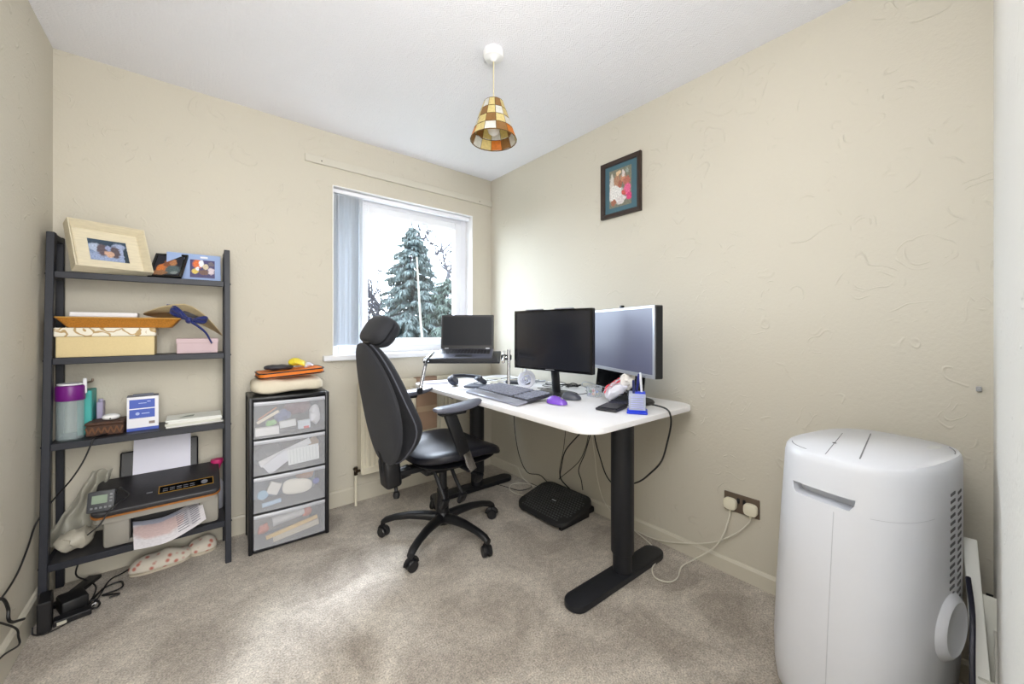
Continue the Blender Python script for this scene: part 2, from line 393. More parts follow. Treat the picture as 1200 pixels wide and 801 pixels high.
# vertical blind -------------------------------------------------
vb = T('vertical_blind', 'white vertical blind drawn back to the left of the window, on a headrail', 'blind', (.77, 2.66, .99))
bm = BM(); wbox(bm, .68, 1.725, 2.645, 2.68, 2.032, 2.058, .003); O('headrail', bm, upvc, vb, world=True)
slat_m = bpy.data.materials.new('blind_fabric'); slat_m.use_nodes = True; N = slat_m.node_tree.nodes; L = slat_m.node_tree.links
pb = N['Principled BSDF']; pb.inputs['Base Color'].default_value = (.86, .87, .89, 1); pb.inputs['Roughness'].default_value = .8
tr = N.new('ShaderNodeBsdfTranslucent'); tr.inputs[0].default_value = (.86, .88, .9, 1); ms = N.new('ShaderNodeMixShader'); ms.inputs[0].default_value = .62
L.new(pb.outputs[0], ms.inputs[1]); L.new(tr.outputs[0], ms.inputs[2]); L.new(ms.outputs[0], N['Material Output'].inputs[0])
first = None
bm = BM(); grid(bm, 4, 1, lambda u, v: (.006 * sin(u * pi), (u - .5) * .07, v * .985), .0008); me_slat = None
for k in range(15):
    x = .688 + k * .0122
    if first is None:
        first = O('slat', bm, slat_m, vb); s = first
    else:
        s = first.copy(); COL.objects.link(s); s.parent = vb
    s.location = (x - .77, -.003, .045); s.rotation_euler = (0, 0, radians(-24 + random.uniform(-10, 10)))
bm = BM(); tube(bm, [(.868, 2.652, 2.03), (.870, 2.65, 1.6), (.867, 2.65, 1.15)], .002, 6); O('control_cord', bm, upvc, vb, world=True)

# radiator --------------------------------------------------------
rd = T('radiator', 'cream panel radiator with vertical ribs under the window', 'radiator', (1.18, 2.585, .19))
rad_m = M('radiator_cream', (233, 226, 205), .35)
bm = BM(); prof = []
n = 22; x0, x1 = .826, 1.54
for i in range(n):
    a = x0 + (x1 - x0) * i / n; w = (x1 - x0) / n
    prof += [(a, 0), (a + w * .25, .008), (a + w * .55, .008), (a + w * .75, 0)]
prof.append((x1, 0))
out = [(x, 2.546 - d) for x, d in prof]; back = [(x1, 2.558), (x0, 2.558)]
loft(bm, [[(x, y, z) for x, y in out + back] for z in (.235, .735)]); wbox(bm, x0 - .001, x1 + .001, 2.537, 2.560, .19, .236, .004); wbox(bm, x0 - .001, x1 + .001, 2.537, 2.560, .734, .785, .004)
O('panel', bm, rad_m, rd, world=True, smooth=False)
bm = BM(); wbox(bm, x0 - .006, x1 + .006, 2.536, 2.606, .782, .79, .002); wbox(bm, x0 - .008, x0 - .002, 2.536, 2.606, .2, .785)
for x in (.95, 1.42): wbox(bm, x, x + .03, 2.56, 2.612, .3, .7)
O('casing', bm, rad_m, rd, world=True)
bm = BM(); cyl(bm, (.822, 2.55, .222), (.79, 2.55, .222), .009); cyl(bm, (.79, 2.55, .20), (.79, 2.55, .25), .012); cyl(bm, (.79, 2.52, .232), (.79, 2.575, .232), .011)
O('valve', bm, M('dark_brass', (70, 58, 44), .35, metal=.8), rd, world=True)
bm = BM(); cyl(bm, (.79, 2.55, .0), (.79, 2.55, .205), .0085); O('pipe', bm, rad_m, rd, world=True)
bm = BM(); tube(bm, [(.87, 2.56, .60), (.872, 2.523, .53), (.875, 2.523, .50)], .003, 6); wbox(bm, .866, .898, 2.519, 2.527, .47, .50, .003); wbox(bm, .858, .864, 2.52, 2.526, .49, .64)
O('bleed_tag', bm, M('faded_pink', (196, 170, 156), .6), rd, world=True, label='small faded strip hanging on the radiator face')

# ================================================================ OUTSIDE
bm = BM(); grid(bm, 30, 30, lambda u, v: (-40 + 90 * u, 3.2 + 60 * v, -2.7 + .3 * noise.noise(Vector((u * 9, v * 9, 0)))))
O('ground', bm, M('rough_grass', (48, 56, 36), .9, var=.25, vscale=2), kind='structure')
def fol(name, rgb, var=.3):
    return M(name, rgb, .7, var=var, vscale=2.5)
f_con = fol('conifer_green', (58, 68, 66)); f_con2 = fol('conifer_dark', (50, 62, 54)); bark = M('bark_grey', (34, 32, 38), .9, var=.2); pale_bark = M('pale_bark', (92, 86, 74), .8, var=.15)
def sprays(bm, base, ax, n, ln, w, droop):
    """flat drooping sprig fans along a branch"""
    for i in range(n):
        t = .25 + .75 * (i + random.random()) / n; p = base + ax * t
        sd = random.choice((-1, 1)); d = (ax.normalized() * random.uniform(.2, 1) + ax.cross(Vector((0, 0, 1))).normalized() * sd * random.uniform(.1, .9) + Vector((0, 0, -droop * random.uniform(.3, 1.2)))).normalized()
        l = ln * random.uniform(.6, 1.2); s = d.cross(Vector((random.uniform(-.4, .4), random.uniform(-.4, .4), 1))).normalized() * w * random.uniform(.6, 1.3)
        q = p + d * l * .55
        a = bm.verts.new(p); b1 = bm.verts.new(q + s); b2 = bm.verts.new(q - s); c = bm.verts.new(p + d * l + Vector((0, 0, -l * .25)))
        bm.faces.new((a, b1, c)); bm.faces.new((a, c, b2))
def conifer(label, x, y, z0, z1, rad, nb, mt, seed, power=.8):
    random.seed(seed); t = T('conifer_tree', label, 'tree', (x, y, z0)); bm = BM()
    tube(bm, [(x, y, z0), (x + .02, y, (z0 + z1) / 2), (x, y, z1 - .1)], lambda s: .11 * (1 - s) + .01, 8); O('trunk', bm, bark, t, world=True)
    bm = BM(); bb = BM()
    for i in range(nb):
        s = (i / nb) ** .9; z = z1 - (z1 - z0) * .95 * s; r = rad * (.05 + s ** power) * random.uniform(.55, 1.12); a = random.uniform(0, 2 * pi)
        ax = Vector((cos(a) * r, sin(a) * r, -r * random.uniform(.05, .45))); b = Vector((x, y, z))
        tube(bb, [b, b + ax], .008, 4, smooth=False); sprays(bm, b, ax, int(26 + 52 * r), .16 + .04 * r, .020, .6)
    O('branches', bb, bark, t, world=True, kind='stuff'); O('foliage', bm, mt, t, world=True, smooth=False, kind='stuff')
conifer('tall drooping blue-green conifer centred in the window view', 5.25, 11.3, -2.6, 4.35, 1.9, 760, f_con, 3, .7)
conifer('broader darker evergreen right of the tall conifer', 6.1, 10.6, -2.6, 2.75, 1.75, 560, f_con2, 5, .55)
def bare_tree(label, x, y, z0, h, seed, mt, r0=.06, spread=.5, depth=5, lean=(0, 0)):
    random.seed(seed); t = T('bare_tree', label, 'tree', (x, y, z0)); bm = BM(); tr = BM()
    tip = Vector((x + lean[0], y + lean[1], z0 + h * .6)); base = Vector((x, y, z0))
    tube(tr, [base, base.lerp(tip, .5) + Vector((.05, 0, 0)), tip], lambda s: r0 * (1 - .45 * s), 8); O('trunk', tr, mt, t, world=True)
    def br(p, d, l, r, k):
        e = p + d * l; m = p.lerp(e, .5) + Vector((random.uniform(-1, 1), random.uniform(-1, 1), random.uniform(-1, 1))) * l * .08
        tube(bm, [p, m, e], lambda s: r * (1 - .5 * s), 5, 2)
        if k:
            for _ in range(3 if k > 2 else 4):
                nd = (d + Vector((random.uniform(-1, 1), random.uniform(-1, 1), random.uniform(-.5, .8))) * spread * 1.5).normalized(); br(p.lerp(e, random.uniform(.45, 1)), nd, l * random.uniform(.55, .8), r * .66, k - 1)
    for j in range(5):
        a = random.uniform(0, 6.28); br(base.lerp(tip, .5 + .12 * j), Vector((cos(a) * spread * 1.6, sin(a) * spread * 1.6, 1)).normalized(), h * .26, r0 * .55, depth - 1)
    O('branches', bm, mt, t, world=True, kind='stuff')
bare_tree('leafless tree with wide thin branches behind the conifers', 7.3, 13.0, -2.6, 8.6, 11, bark, .17, .62, 5)
bare_tree('leafless pale bush far off, low on the left of the window view', 5.2, 15.5, -2.6, 6.0, 4, M('pale_twigs', (50, 44, 50), .9), .11, .6, 5)
random.seed(9)
bm = BM(); tube(bm, [(4.55, 9.0, -2.6), (4.5, 9.05, .2), (4.42, 9.1, 1.6), (4.38, 9.2, 3.0)], lambda s: .036 * (1 - .55 * s) + .006, 8)
tag(O('slender_trunk', bm, pale_bark), 'slim pale bare trunk standing in front of the tall conifer', 'trunk')
bm = BM()
for i in range(2600):
    u = random.random(); p = Vector((-14 + 46 * u, 24 + random.uniform(-.6, .6), -2.6 + random.uniform(0, 1) * (3.7 + .9 * noise.noise(Vector((u * 14, 0, 0)))))); d = Vector((random.gauss(0, 1), random.gauss(0, 1), random.gauss(0, .7))).normalized() * .42
    s = d.cross(Vector((random.gauss(0, 1), random.gauss(0, 1), 1))).normalized() * .22
    bm.faces.new([bm.verts.new(q) for q in (p - d, p + s, p + d, p - s)])
tag(O('distant_hedge', bm, fol('hedge_mauve', (62, 58, 64)), smooth=False), 'long hazy brown-grey hedge far beyond the trees, along the horizon', 'hedge', kind='stuff')
random.seed(21)

# ================================================================ PENDANT LAMP
PX, PY = 1.033, 1.385
lp = T('pendant_lamp', 'ceiling pendant with a patchwork amber and cream shell shade', 'lamp', (PX, PY, H))
bm = BM(); lathe(bm, [(.045, 0), (.047, -.004), (.047, -.022), (.042, -.030), (.018, -.036), (.008, -.046), (.001, -.047)], seg=32); O('ceiling_rose', bm, white_pl, lp)
bm = BM(); cyl(bm, (0, 0, -.045), (0, 0, -.235), .0028, seg=8); O('flex', bm, M('cream_flex', (206, 196, 160), .5), lp)
bm = BM(); lathe(bm, [(.006, -.225), (.016, -.235), (.019, -.262), (.019, -.30), (.022, -.305), (.022, -.318), (.017, -.32), (.017, -.33)], seg=20); O('lamp_holder', bm, white_pl, lp)
bm = BM(); lathe(bm, [(.012, -.315), (.016, -.325), (.026, -.340), (.028, -.354), (.024, -.368), (.012, -.378), (.001, -.380)], seg=20); O('bulb', bm, M('opal_bulb', (244, 244, 240), .3), lp)
zt, zb, rt_, rb_ = -.232, -.402, .043, .104; NR, NC = 4, 12
def shade_mat(name, rgb, tw=.5):
    m = bpy.data.materials.new(name); m.use_nodes = True; N = m.node_tree.nodes; L = m.node_tree.links
    b = N['Principled BSDF']; b.inputs['Roughness'].default_value = .3; tc = N.new('ShaderNodeTexCoord'); n = N.new('ShaderNodeTexNoise'); n.inputs['Scale'].default_value = 90; L.new(tc.outputs['Object'], n.inputs[0])
    mx = N.new('ShaderNodeMixRGB'); c = lin(rgb); mx.inputs[1].default_value = (*[x * .72 for x in c], 1); mx.inputs[2].default_value = (*[min(1, x * 1.2) for x in c], 1); L.new(n.outputs[0], mx.inputs[0]); L.new(mx.outputs[0], b.inputs['Base Color'])
    t = N.new('ShaderNodeBsdfTranslucent'); L.new(mx.outputs[0], t.inputs[0]); ms = N.new('ShaderNodeMixShader'); ms.inputs[0].default_value = tw; L.new(b.outputs[0], ms.inputs[1]); L.new(t.outputs[0], ms.inputs[2]); L.new(ms.outputs[0], N['Material Output'].inputs[0]); return m
SM = [shade_mat('shell_cream', (240, 222, 160)), shade_mat('shell_white', (246, 244, 232)), shade_mat('shell_orange', (226, 138, 24)), shade_mat('shell_brown', (170, 128, 76))]
for r in range(NR):
    for c in range(NC):
        bm = BM(); t0, t1 = r / NR, (r + 1) / NR
        def sp(t, a): rr = rt_ + (rb_ - rt_) * t; return Vector((cos(a) * rr, sin(a) * rr, zt + (zb - zt) * t))
        a0 = 2 * pi * (c + .03) / NC; a1 = 2 * pi * (c + .97) / NC
        fr = [sp(t0 + .012, a0), sp(t0 + .012, a1), sp(t1 - .012, a1), sp(t1 - .012, a0)]; nrm = Vector((cos((a0 + a1) / 2), sin((a0 + a1) / 2), .3)).normalized() * .0016
        loft(bm, [[p + nrm for p in fr], [p - nrm for p in fr]]); k = [2, 0, 1, 3][(c + 2 * r + (r > 1)) % 4] if r == 3 else [3, 0, 1, 0][(c + 2 * r + r // 2) % 4]
        O('shell_pane', bm, SM[k], lp, smooth=False)
bm = BM(); brass = M('dark_brass_lead', (120, 92, 48), .4, metal=.7)
for r in range(NR + 1):
    rr = rt_ + (rb_ - rt_) * r / NR; z = zt + (zb - zt) * r / NR
    tube(bm, [(cos(2 * pi * i / 24) * rr, sin(2 * pi * i / 24) * rr, z) for i in range(25)], .0016 if r < NR else .0022, 5, smooth=False)
for c in range(NC):
    a = 2 * pi * c / NC; tube(bm, [(cos(a) * rt_, sin(a) * rt_, zt), (cos(a) * rb_, sin(a) * rb_, zb)], .0015, 5, smooth=False)
for a in (0, pi / 2, pi, 3 * pi / 2): tube(bm, [(0, 0, zt - .04), (cos(a) * rt_, sin(a) * rt_, zt)], .0013, 4, smooth=False)
O('shade_frame', bm, brass, lp)

# ================================================================ WALL PICTURE
pc = T('wall_picture', 'dark wooden framed picture with teal mount hanging on the right wall', 'picture', (XR, 1.325, 1.978))
def mitred(bm, w, h, fw, d, fn, deep=False):
    """picture frame moulding; fn maps (u,v,depth) -> xyz"""
    def rect(i, dep): return [Vector(fn(*p, dep)) for p in ((-w / 2 + i, -h / 2 + i), (w / 2 - i, -h / 2 + i), (w / 2 - i, h / 2 - i), (-w / 2 + i, h / 2 - i))]
    R = [rect(0, 0), rect(0, d * .8), rect(fw * .12, d), rect(fw * .45, d * .86), rect(fw * .8, d * .75), rect(fw, d * .45), rect(fw, d * .2)]
    if deep: R = [rect(0, 0), rect(0, d), rect(fw * .05, d), rect(fw * .30, d * .24), rect(fw * .38, d * .30), rect(fw * .9, d * .26), rect(fw, d * .18), rect(fw, d * .1)]
    rv = [[bm.verts.new(p) for p in r] for r in R]
    for a, b in zip(rv, rv[1:]):
        for i in range(4): bm.faces.new((a[i], a[(i + 1) % 4], b[(i + 1) % 4], b[i]))
    bm.faces.new(rv[0])
fnw = lambda u, v, d: (-.001 - d, -u, v)
bm = BM(); mitred(bm, .272, .335, .027, .024, fnw); O('frame', bm, M('dark_walnut', (50, 36, 30), .35, var=.3, vscale=30), pc)
bm = BM(); quad(bm, [fnw(-.110, -.141, .007), fnw(.110, -.141, .007), fnw(.110, .141, .007), fnw(-.110, .141, .007)]); O('mount', bm, M('teal_mount', (70, 104, 116), .6), pc, smooth=False)
bm = BM(); quad(bm, [fnw(-.078, -.112, .009), fnw(.074, -.112, .009), fnw(.074, .112, .009), fnw(-.078, .112, .009)])
O('print', bm, print_material('family_print', (120, 120, 104), [(.12, .62, .10, .26, (206, 200, 190)), (.3, .36, .3, .26, (222, 220, 216)), (.36, .72, .14, .16, (172, 128, 100)), (.48, .60, .13, .10, (160, 96, 74)), (.64, .72, .10, .12, (196, 140, 110)), (.78, .62, .14, .12, (176, 108, 92)), (.80, .40, .17, .13, (220, 100, 140)), (.88, .22, .14, .10, (210, 70, 120)), (.66, .34, .09, .07, (196, 90, 80)), (.42, .90, .10, .07, (220, 190, 150)), (.64, .86, .07, .09, (216, 206, 200)), (.82, .88, .08, .07, (150, 160, 150)), (.2, .14, .12, .08, (160, 104, 80)), (.55, .18, .2, .1, (214, 206, 204))], namt=.10, nscale=6), pc, smooth=False)

# ================================================================ DOUBLE SOCKET
sk = T('double_socket', 'dark bronze double wall socket low on the right wall', 'socket', (XR, .681, .34))
bronze = M('bronze_plate', (116, 102, 90), .35, metal=.6)
bm = BM(); wbox(bm, -.006, 0, -.074, .074, -.043, .043, .002); O('plate', bm, bronze, sk)
bm = BM()
for y in (.012, -.012): wbox(bm, -.010, -.005, y - .006, y + .006, .002, .026, .002)
O('switch', bm, black_pl, sk)
for y, lb in ((.042, 'cream plug with white cable in the left half of the bronze socket'), (-.042, 'cream plug with white cable in the right half of the bronze socket')):
    pl = T('mains_plug', lb, 'plug', (XR - .006, .681 + y, .335)); bm = BM()
    prism(bm, [(a, b) for a, b in superell(.026, .027, 3.2, 28)], 0, .026, R3(0, -90, 0), .004); cyl(bm, (-.014, 0, -.022), (-.014, 0, -.036), .006, .0045, 12)
    O('plug_body', bm, M('cream_plug', (236, 230, 208), .4), pl)
bm = BM(); wbox(bm, XR - .012, XR, -.014, -.002, .946, .962, .002); cyl(bm, (XR - .012, -.008, .954), (XR - .02, -.008, .954), .003, seg=10); tag(O('wall_hook', bm, silver), 'tiny metal hook on the right wall near the front corner', 'hook')

# ================================================================ STANDING DESK
D = .777
AD = math.atan2(.04, 1.59)
desk = T('standing_desk', 'white height-adjustable desk on black T legs along the right wall', 'desk', (1.505, 1.66, 0), -math.degrees(AD))
bm = BM(); prism(bm, rrect(.79, 1.58, .09, 8), D - .024, D, None, .003); O('desktop', bm, M('desk_white', (240, 239, 240), .35), desk)
for s in (-1, 1):
    y = s * .62 - (.0 if s > 0 else .0); bm = BM()
    lathe(bm, [(.050, .115), (.052, .12), (.052, .735)], (.03, y, 0), 32); O('leg', bm, black_metal, desk)
    bm = BM(); lathe(bm, [(.043, .025), (.043, .12)], (.03, y, 0), 32); O('leg_inner', bm, black_metal, desk)
    bm = BM(); prism(bm, rrect(.66, .10, .049, 8, 0, y), 0.003, .030, None, .004); O('foot', bm, black_metal, desk)
    bm = BM(); wbox(bm, -.29, .33, y - .035, y + .035, .725, .752, .004); O('bracket', bm, black_metal, desk)
bm = BM()
for x in (-.06, .12): wbox(bm, x, x + .04, -.60, .60, .727, .75, .003)
O('crossbar', bm, black_metal, desk)
bm = BM(); wbox(bm, -.34, -.30, -.28, -.20, .735, .752, .003); cyl(bm, (-.33, -.50, .752), (-.33, -.50, .735), .012); O('height_control', bm, black_pl, desk)

# ================================================================ MONITORS
def monitor(name, lb, A, B, z0, z1, bez, mats, th, stand):
    """A,B: far-left and near-right ends of the screen's bottom edge in plan"""
    A, B = Vector((*A, 0)), Vector((*B, 0)); w = (B - A).length; u = (B - A).normalized(); nrm = Vector((u.y, -u.x, 0))
    if nrm.x > 0: nrm = -nrm
    mid = (A + B) / 2; h = z1 - z0
    t = T(name, lb, 'monitor', (mid.x, mid.y, D)); WMt = lambda a, d, z: mid + u * a + nrm * d + Vector((0, 0, z))
    bmf, bms, bmb = BM(), BM(), BM()
    def slab(bm, a0, a1, d0, d1, za, zb_, bev=.0):
        vs = wbox(bm, a0, a1, d0, d1, za, zb_, bev)
        for v in vs: v.co = WMt(v.co.x, v.co.y, v.co.z)
    slab(bmf, -w / 2, w / 2, -.006, 0, z1 - bez, z1, .001); slab(bmf, -w / 2, w / 2, -.006, 0, z0, z0 + bez * 1.25, .001)
    slab(bmf, -w / 2, -w / 2 + bez, -.006, 0, z0 + bez * 1.25, z1 - bez); slab(bmf, w / 2 - bez, w / 2, -.006, 0, z0 + bez * 1.25, z1 - bez)
    O('bezel', bmf, mats[0], t, world=True)
    slab(bms, -w / 2 + bez - .001, w / 2 - bez + .001, -.005, -.003, z0 + bez * 1.25 - .001, z1 - bez + .001); O('screen', bms, mats[1], t, world=True, smooth=False)
    slab(bmb, -w / 2, w / 2, -th, -.0062, z0, z1, .004); slab(bmb, -w * .3, w * .3, -th - .02, -th, z0 + .05, z1 - .06, .01); O('casing', bmb, mats[2], t, world=True)
    b = BM()
    if stand == 'disc':
        c = mid - nrm * .075 - u * .0; lathe(b, [(.105, 0), (.107, .006), (.10, .014), (.04, .022)], (c.x, c.y, D + .001), 36); p = c + Vector((0, 0, D + .012))
        tube(b, [p, p + Vector((0, 0, .12)), mid - nrm * (th + .01) + Vector((0, 0, z0 + .15))], .028, 12, flat=.6)
    else:
        c = mid - nrm * .06; pr = prism(b, superell(.12, .085, 2.4, 36), 0, .012, T3(c.x, c.y, D + .001) @ Matrix.Rotation(math.atan2(u.y, u.x), 4, 'Z'), .004)
        p = c + Vector((0, 0, D + .01)); tube(b, [p, p + Vector((0, 0, .09)) + nrm * .01, mid - nrm * (th + .004) + Vector((0, 0, z0 + .06))], .03, 12, flat=.45)
    O('stand', b, mats[2], t, world=True)
    return t, WMt
scr1 = M('screen_glossy_black', (26, 28, 36), .22, spec=.9); scr2 = M('screen_matte_grey', (72, 74, 104), .42, spec=1.0)
m1, W1 = monitor('desktop_monitor', 'large black glossy monitor at the middle of the desk', (1.474, 1.766), (1.533, 1.225), .912, 1.252, .012, (gloss_black, scr1, black_pl), .03, 'oval')
m2, W2 = monitor('desktop_monitor', 'silver-framed monitor with pale reflecting screen at the near end of desk', (1.733, 1.385), (1.502, .869), .929, 1.248, .013, (silver, scr2, black_pl), .045, 'disc')
bm = BM()
for a in (-.18, .03): 
    for v in wbox(bm, a, a + .12, -.02, .001, 1.252, 1.258, .002): v.co = W1(v.co.x, v.co.y, v.co.z)
tag(O('screen_hook', bm, M('grey_felt', (130, 130, 136), .6)), 'two grey clips along the top of the large black monitor', 'clip')
bm = BM()
for v in wbox(bm, -.01, .01, -.026, -.008, 1.2485, 1.262, .003): v.co = W2(v.co.x, v.co.y, v.co.z)
wc = O('webcam', bm, black_pl); tag(wc, 'tiny black webcam on top of the silver-framed monitor', 'webcam')
bm = BM()
for i in range(5):
    for v in wbox(bm, .165 + i * .012, .172 + i * .012, 0, .002, .9335, .9375, .0005): v.co = W2(v.co.x, v.co.y, v.co.z)
O('button', bm, M('button_grey', (90, 92, 98), .4), m2, world=True, kind='stuff')
bm = BM()
for v in wbox(bm, -.03, .03, 0, .0006, .918, .921): v.co = W1(v.co.x, v.co.y, v.co.z)
O('maker_mark', bm, M('mark_grey', (150, 150, 155), .4), m1, world=True)
# dark tablet leaning behind the silver monitor
tb = T('tablet', 'black tablet leaning on a stand beneath the silver-framed monitor', 'tablet', (1.80, 1.26, D), 0)
mt = T3(1.80, 1.26, D + .002) @ R3(0, 12, 4); bm = BM()
for v in wbox(bm, -.004, .004, -.15, .15, 0, .15, .002): v.co = mt @ v.co
O('body', bm, gloss_black, tb, world=True); bm = BM(); wbox(bm, 1.805, 1.865, 1.22, 1.30, D + .001, D + .006, .001); tube(bm, [(1.86, 1.26, D + .006), (1.828, 1.26, D + .09)], .004, 6, smooth=False); O('stand', bm, black_pl, tb, world=True)

# ================================================================ LAPTOP AND ITS STAND
# laptop faces the camera side: plan frame
LU = Vector((1.447 - 1.192, 1.944 - 2.154, 0)).normalized(); LN = Vector((-.636, -.772, 0)); LN = Vector((LU.y, -LU.x, 0)); 
LM = Vector(((1.447 + 1.192) / 2, (1.944 + 2.154) / 2, 0))
def LP(a, d, z): return LM + LU * a + LN * d + Vector((0, 0, z))
def lz(d): return 1.006 - .17 * d      # sloping tray, hinge at d=0
ls = T('laptop_stand', 'silver folding laptop stand with black tray at the far end of desk', 'stand', (LM.x, LM.y, D))
bm = BM()
def slope_slab(bm, a0, a1, d0, d1, o0, o1, bev=0.):
    vs = wbox(bm, a0, a1, d0, d1, o0, o1, bev)
    for v in vs: v.co = LP(v.co.x, v.co.y, lz(v.co.y) + v.co.z)
slope_slab(bm, -.20, .215, -.02, .25, -.016, -.006, .003); slope_slab(bm, -.19, .20, .235, .247, -.006, .012, .002); O('tray', bm, black_metal, ls, world=True)
bm = BM()
for a in (-.215, .235):
    slope_slab(bm, a - .009, a + .009, .0, .25, -.015, .003, .004)
O('side_rail', bm, chrome, ls, world=True)
for a, knee in ((-.215, .20), (.235, .12)):
    bm = BM(); p0 = LP(a, knee, lz(knee) - .012); p1 = LP(a - .02, knee + .07, D + .02) if a < 0 else LP(a + .03, knee, lz(knee) - .012); cyl(bm, p0, p1, .011, seg=12)
    if a > 0: cyl(bm, LP(a + .03, .16, D + .03), LP(a + .03, .13, 1.02), .010, seg=12)
    O('leg', bm, chrome, ls, world=True)
    bm = BM()
    for c in (p0, p1): box(bm, c, (.03, .03, .034), None, .006)
    if a > 0: box(bm, LP(a + .03, .16, D + .018), (.03, .03, .034), None, .005)
    O('joint', bm, black_pl, ls, world=True)
lt = T('laptop', 'open black laptop with dark screen on the silver stand by the window', 'laptop', LP(0, 0, 1.0))
bm = BM(); slope_slab(bm, -.168, .168, .0, .232, -.004, .014, .004); O('base', bm, M('laptop_charcoal', (86, 88, 102), .4), lt, world=True)
bm = BM()
for r in range(6):
    for c in range(15): slope_slab(bm, -.150 + c * .0201, -.150 + c * .0201 + .0175, .028 + r * .0185, .028 + r * .0185 + .0155, .0135, .0158)
O('keys', bm, M('laptop_keys', (30, 30, 34), .5), lt, world=True, smooth=False, kind='stuff')
bm = BM(); slope_slab(bm, -.05, .05, .155, .215, .0135, .0145); O('touchpad', bm, M('touchpad', (38, 40, 46), .3), lt, world=True)
def lid(a, h, d): return LP(a, -.002 - h * .12 + d, 1.022 + h)
bm = BM()
for v in wbox(bm, -.168, .168, -.006, 0, -.006, .212, .003): v.co = lid(v.co.x, v.co.z, v.co.y)
O('lid', bm, black_pl, lt, world=True); bm = BM()
for v in wbox(bm, -.156, .156, 0, .0008, .018, .200): v.co = lid(v.co.x, v.co.z, v.co.y)
O('screen', bm, M('laptop_screen', (18, 21, 28), .45, spec=.25), lt, world=True, smooth=False)
bm = BM()
for s in (-.13, .13): cyl(bm, LP(s - .012, .0, 1.02), LP(s + .012, .0, 1.02), .006, seg=10)
O('hinge', bm, silver, lt, world=True)

# ================================================================ KEYBOARD, MICE
kb = T('keyboard', 'grey and black desktop keyboard with palm rest on the desk front', 'keyboard', (1.345, 1.63, D), 0)
kA, kB = Vector((1.20, 1.86, 0)), Vector((1.175, 1.375, 0))   # front edge left (far) and right (near)
KU = (kB - kA).normalized(); KN = Vector((-KU.y, KU.x, 0)); KN = KN if KN.x > 0 else -KN
def KP(a, d, z): return kA + KU * a + KN * d + Vector((0, 0, D + .002 + z + d * .10))
def kslab(bm, a0, a1, d0, d1, z0, z1, bev=0):
    for v in wbox(bm, a0, a1, d0, d1, z0, z1, bev): v.co = KP(v.co.x, v.co.y, v.co.z)
KW = .48
bm = BM(); kslab(bm, 0, KW, .05, .225, 0, .014, .004); O('body', bm, M('keyboard_black', (44, 46, 54), .4), kb, world=True)
bm = BM(); kslab(bm, -.004, KW + .004, -.012, .058, 0, .012, .005); O('palm_rest', bm, M('palm_rest_grey', (150, 153, 168), .3, metal=.2), kb, world=True, label='silvery grey palm rest')
bm = BM(); cols = 21
for r in range(6):
    for c in range(cols):
        if c in (15,) : continue
        kslab(bm, .012 + c * .0218, .012 + c * .0218 + .0168, .066 + r * .026, .066 + r * .026 + .0195, .013, .020, .0015)
O('keys', bm, M('keycaps_grey', (142, 146, 164), .4), kb, world=True, kind='stuff')
def mouse(lb, x, y, rz, a, b, h, mt, mt2, wheel=True):
    t = T('computer_mouse', lb, 'mouse', (x, y, D + .001), rz); bm = BM()
    pillow(bm, superell(a, b, 2.5, 32), lambda u, v, hh: (u, v, .004 + max(hh, 0) * (1 - .25 * u / a) + (hh * .1 if hh < 0 else 0)), h, .03, 6, 2.2); O('shell', bm, mt, t)
    bm = BM(); cyl(bm, (a * .5, -.004, h * .82), (a * .5, .004, h * .82), .007, seg=12); O('wheel', bm, mt2, t); return t
mouse('translucent purple computer mouse in front of the keyboard end', 1.355, 1.30, -85, .058, .031, .034, M('purple_translucent', (128, 84, 200), .15, coat=.6, var=.35, vscale=18), silver)
mouse('grey and black computer mouse behind the purple one', 1.50, 1.335, -60, .052, .030, .036, M('mouse_grey', (72, 76, 86), .4, var=.2, vscale=12), black_pl)

# ================================================================ DESK CLUTTER
clear = M('clear_plastic', (225, 232, 240), .1, alpha=.28)
# clear tub of colourful bits
tbx, tby = 1.675, 1.325
tub = T('clear_tub', 'small clear round tub of coloured bits behind the mice', 'tub', (tbx, tby, D + .001)); bm = BM()
lathe(bm, [(.040, 0), (.044, .05), (.046, .05), (.046, .054), (.043, .054), (.0425, .05), (.0385, .003), (.001, .003)], seg=28); O('wall', bm, clear, tub)
for i, (rgb, lb) in enumerate((((232, 190, 60), 'yellow'), ((216, 70, 80), 'red'), ((150, 110, 200), 'lilac'), ((90, 170, 110), 'green'), ((240, 150, 90), 'orange'), ((70, 110, 200), 'blue'), ((240, 240, 245), 'white'))):
    a = i * .9; r = .0 if i == 6 else .023; bm = BM(); box(bm, (0, 0, 0), (.017, .014, .012), R3(i * 20, i * 33, i * 41), .003)
    o = setorigin(O('eraser', bm, M('bit_' + lb, rgb, .5)), (0, 0, 0)); o.location = (tbx + r * cos(a), tby + r * sin(a), D + .015 + (i % 2) * .012)
    tag(o, f'small {lb} rubber piece inside the clear round tub', 'eraser')
# black wallet / folded notebooks
wl = T('wallet', 'flat black ribbed wallet lying near the desk corner', 'wallet', (1.465, 1.06, D + .001), 12); bm = BM()
box(bm, (0, 0, .006), (.13, .10, .011), None, .004, 2); box(bm, (.006, .002, .0135), (.118, .09, .005), R3(0, 0, 4), .002); O('cover', bm, M('black_leather', (36, 36, 42), .45, bump=.4, bscale=120), wl)
bm = BM(); box(bm, (0, 0, .009), (.12, .075, .017), None, .005, 2); o = O('pouch', bm, M('dark_navy_pouch', (40, 42, 60), .5)); o.location = (1.60, 1.105, D + .001); o.rotation_euler = (0, 0, .2); tag(o, 'small dark navy pouch under the tissue packet', 'pouch')
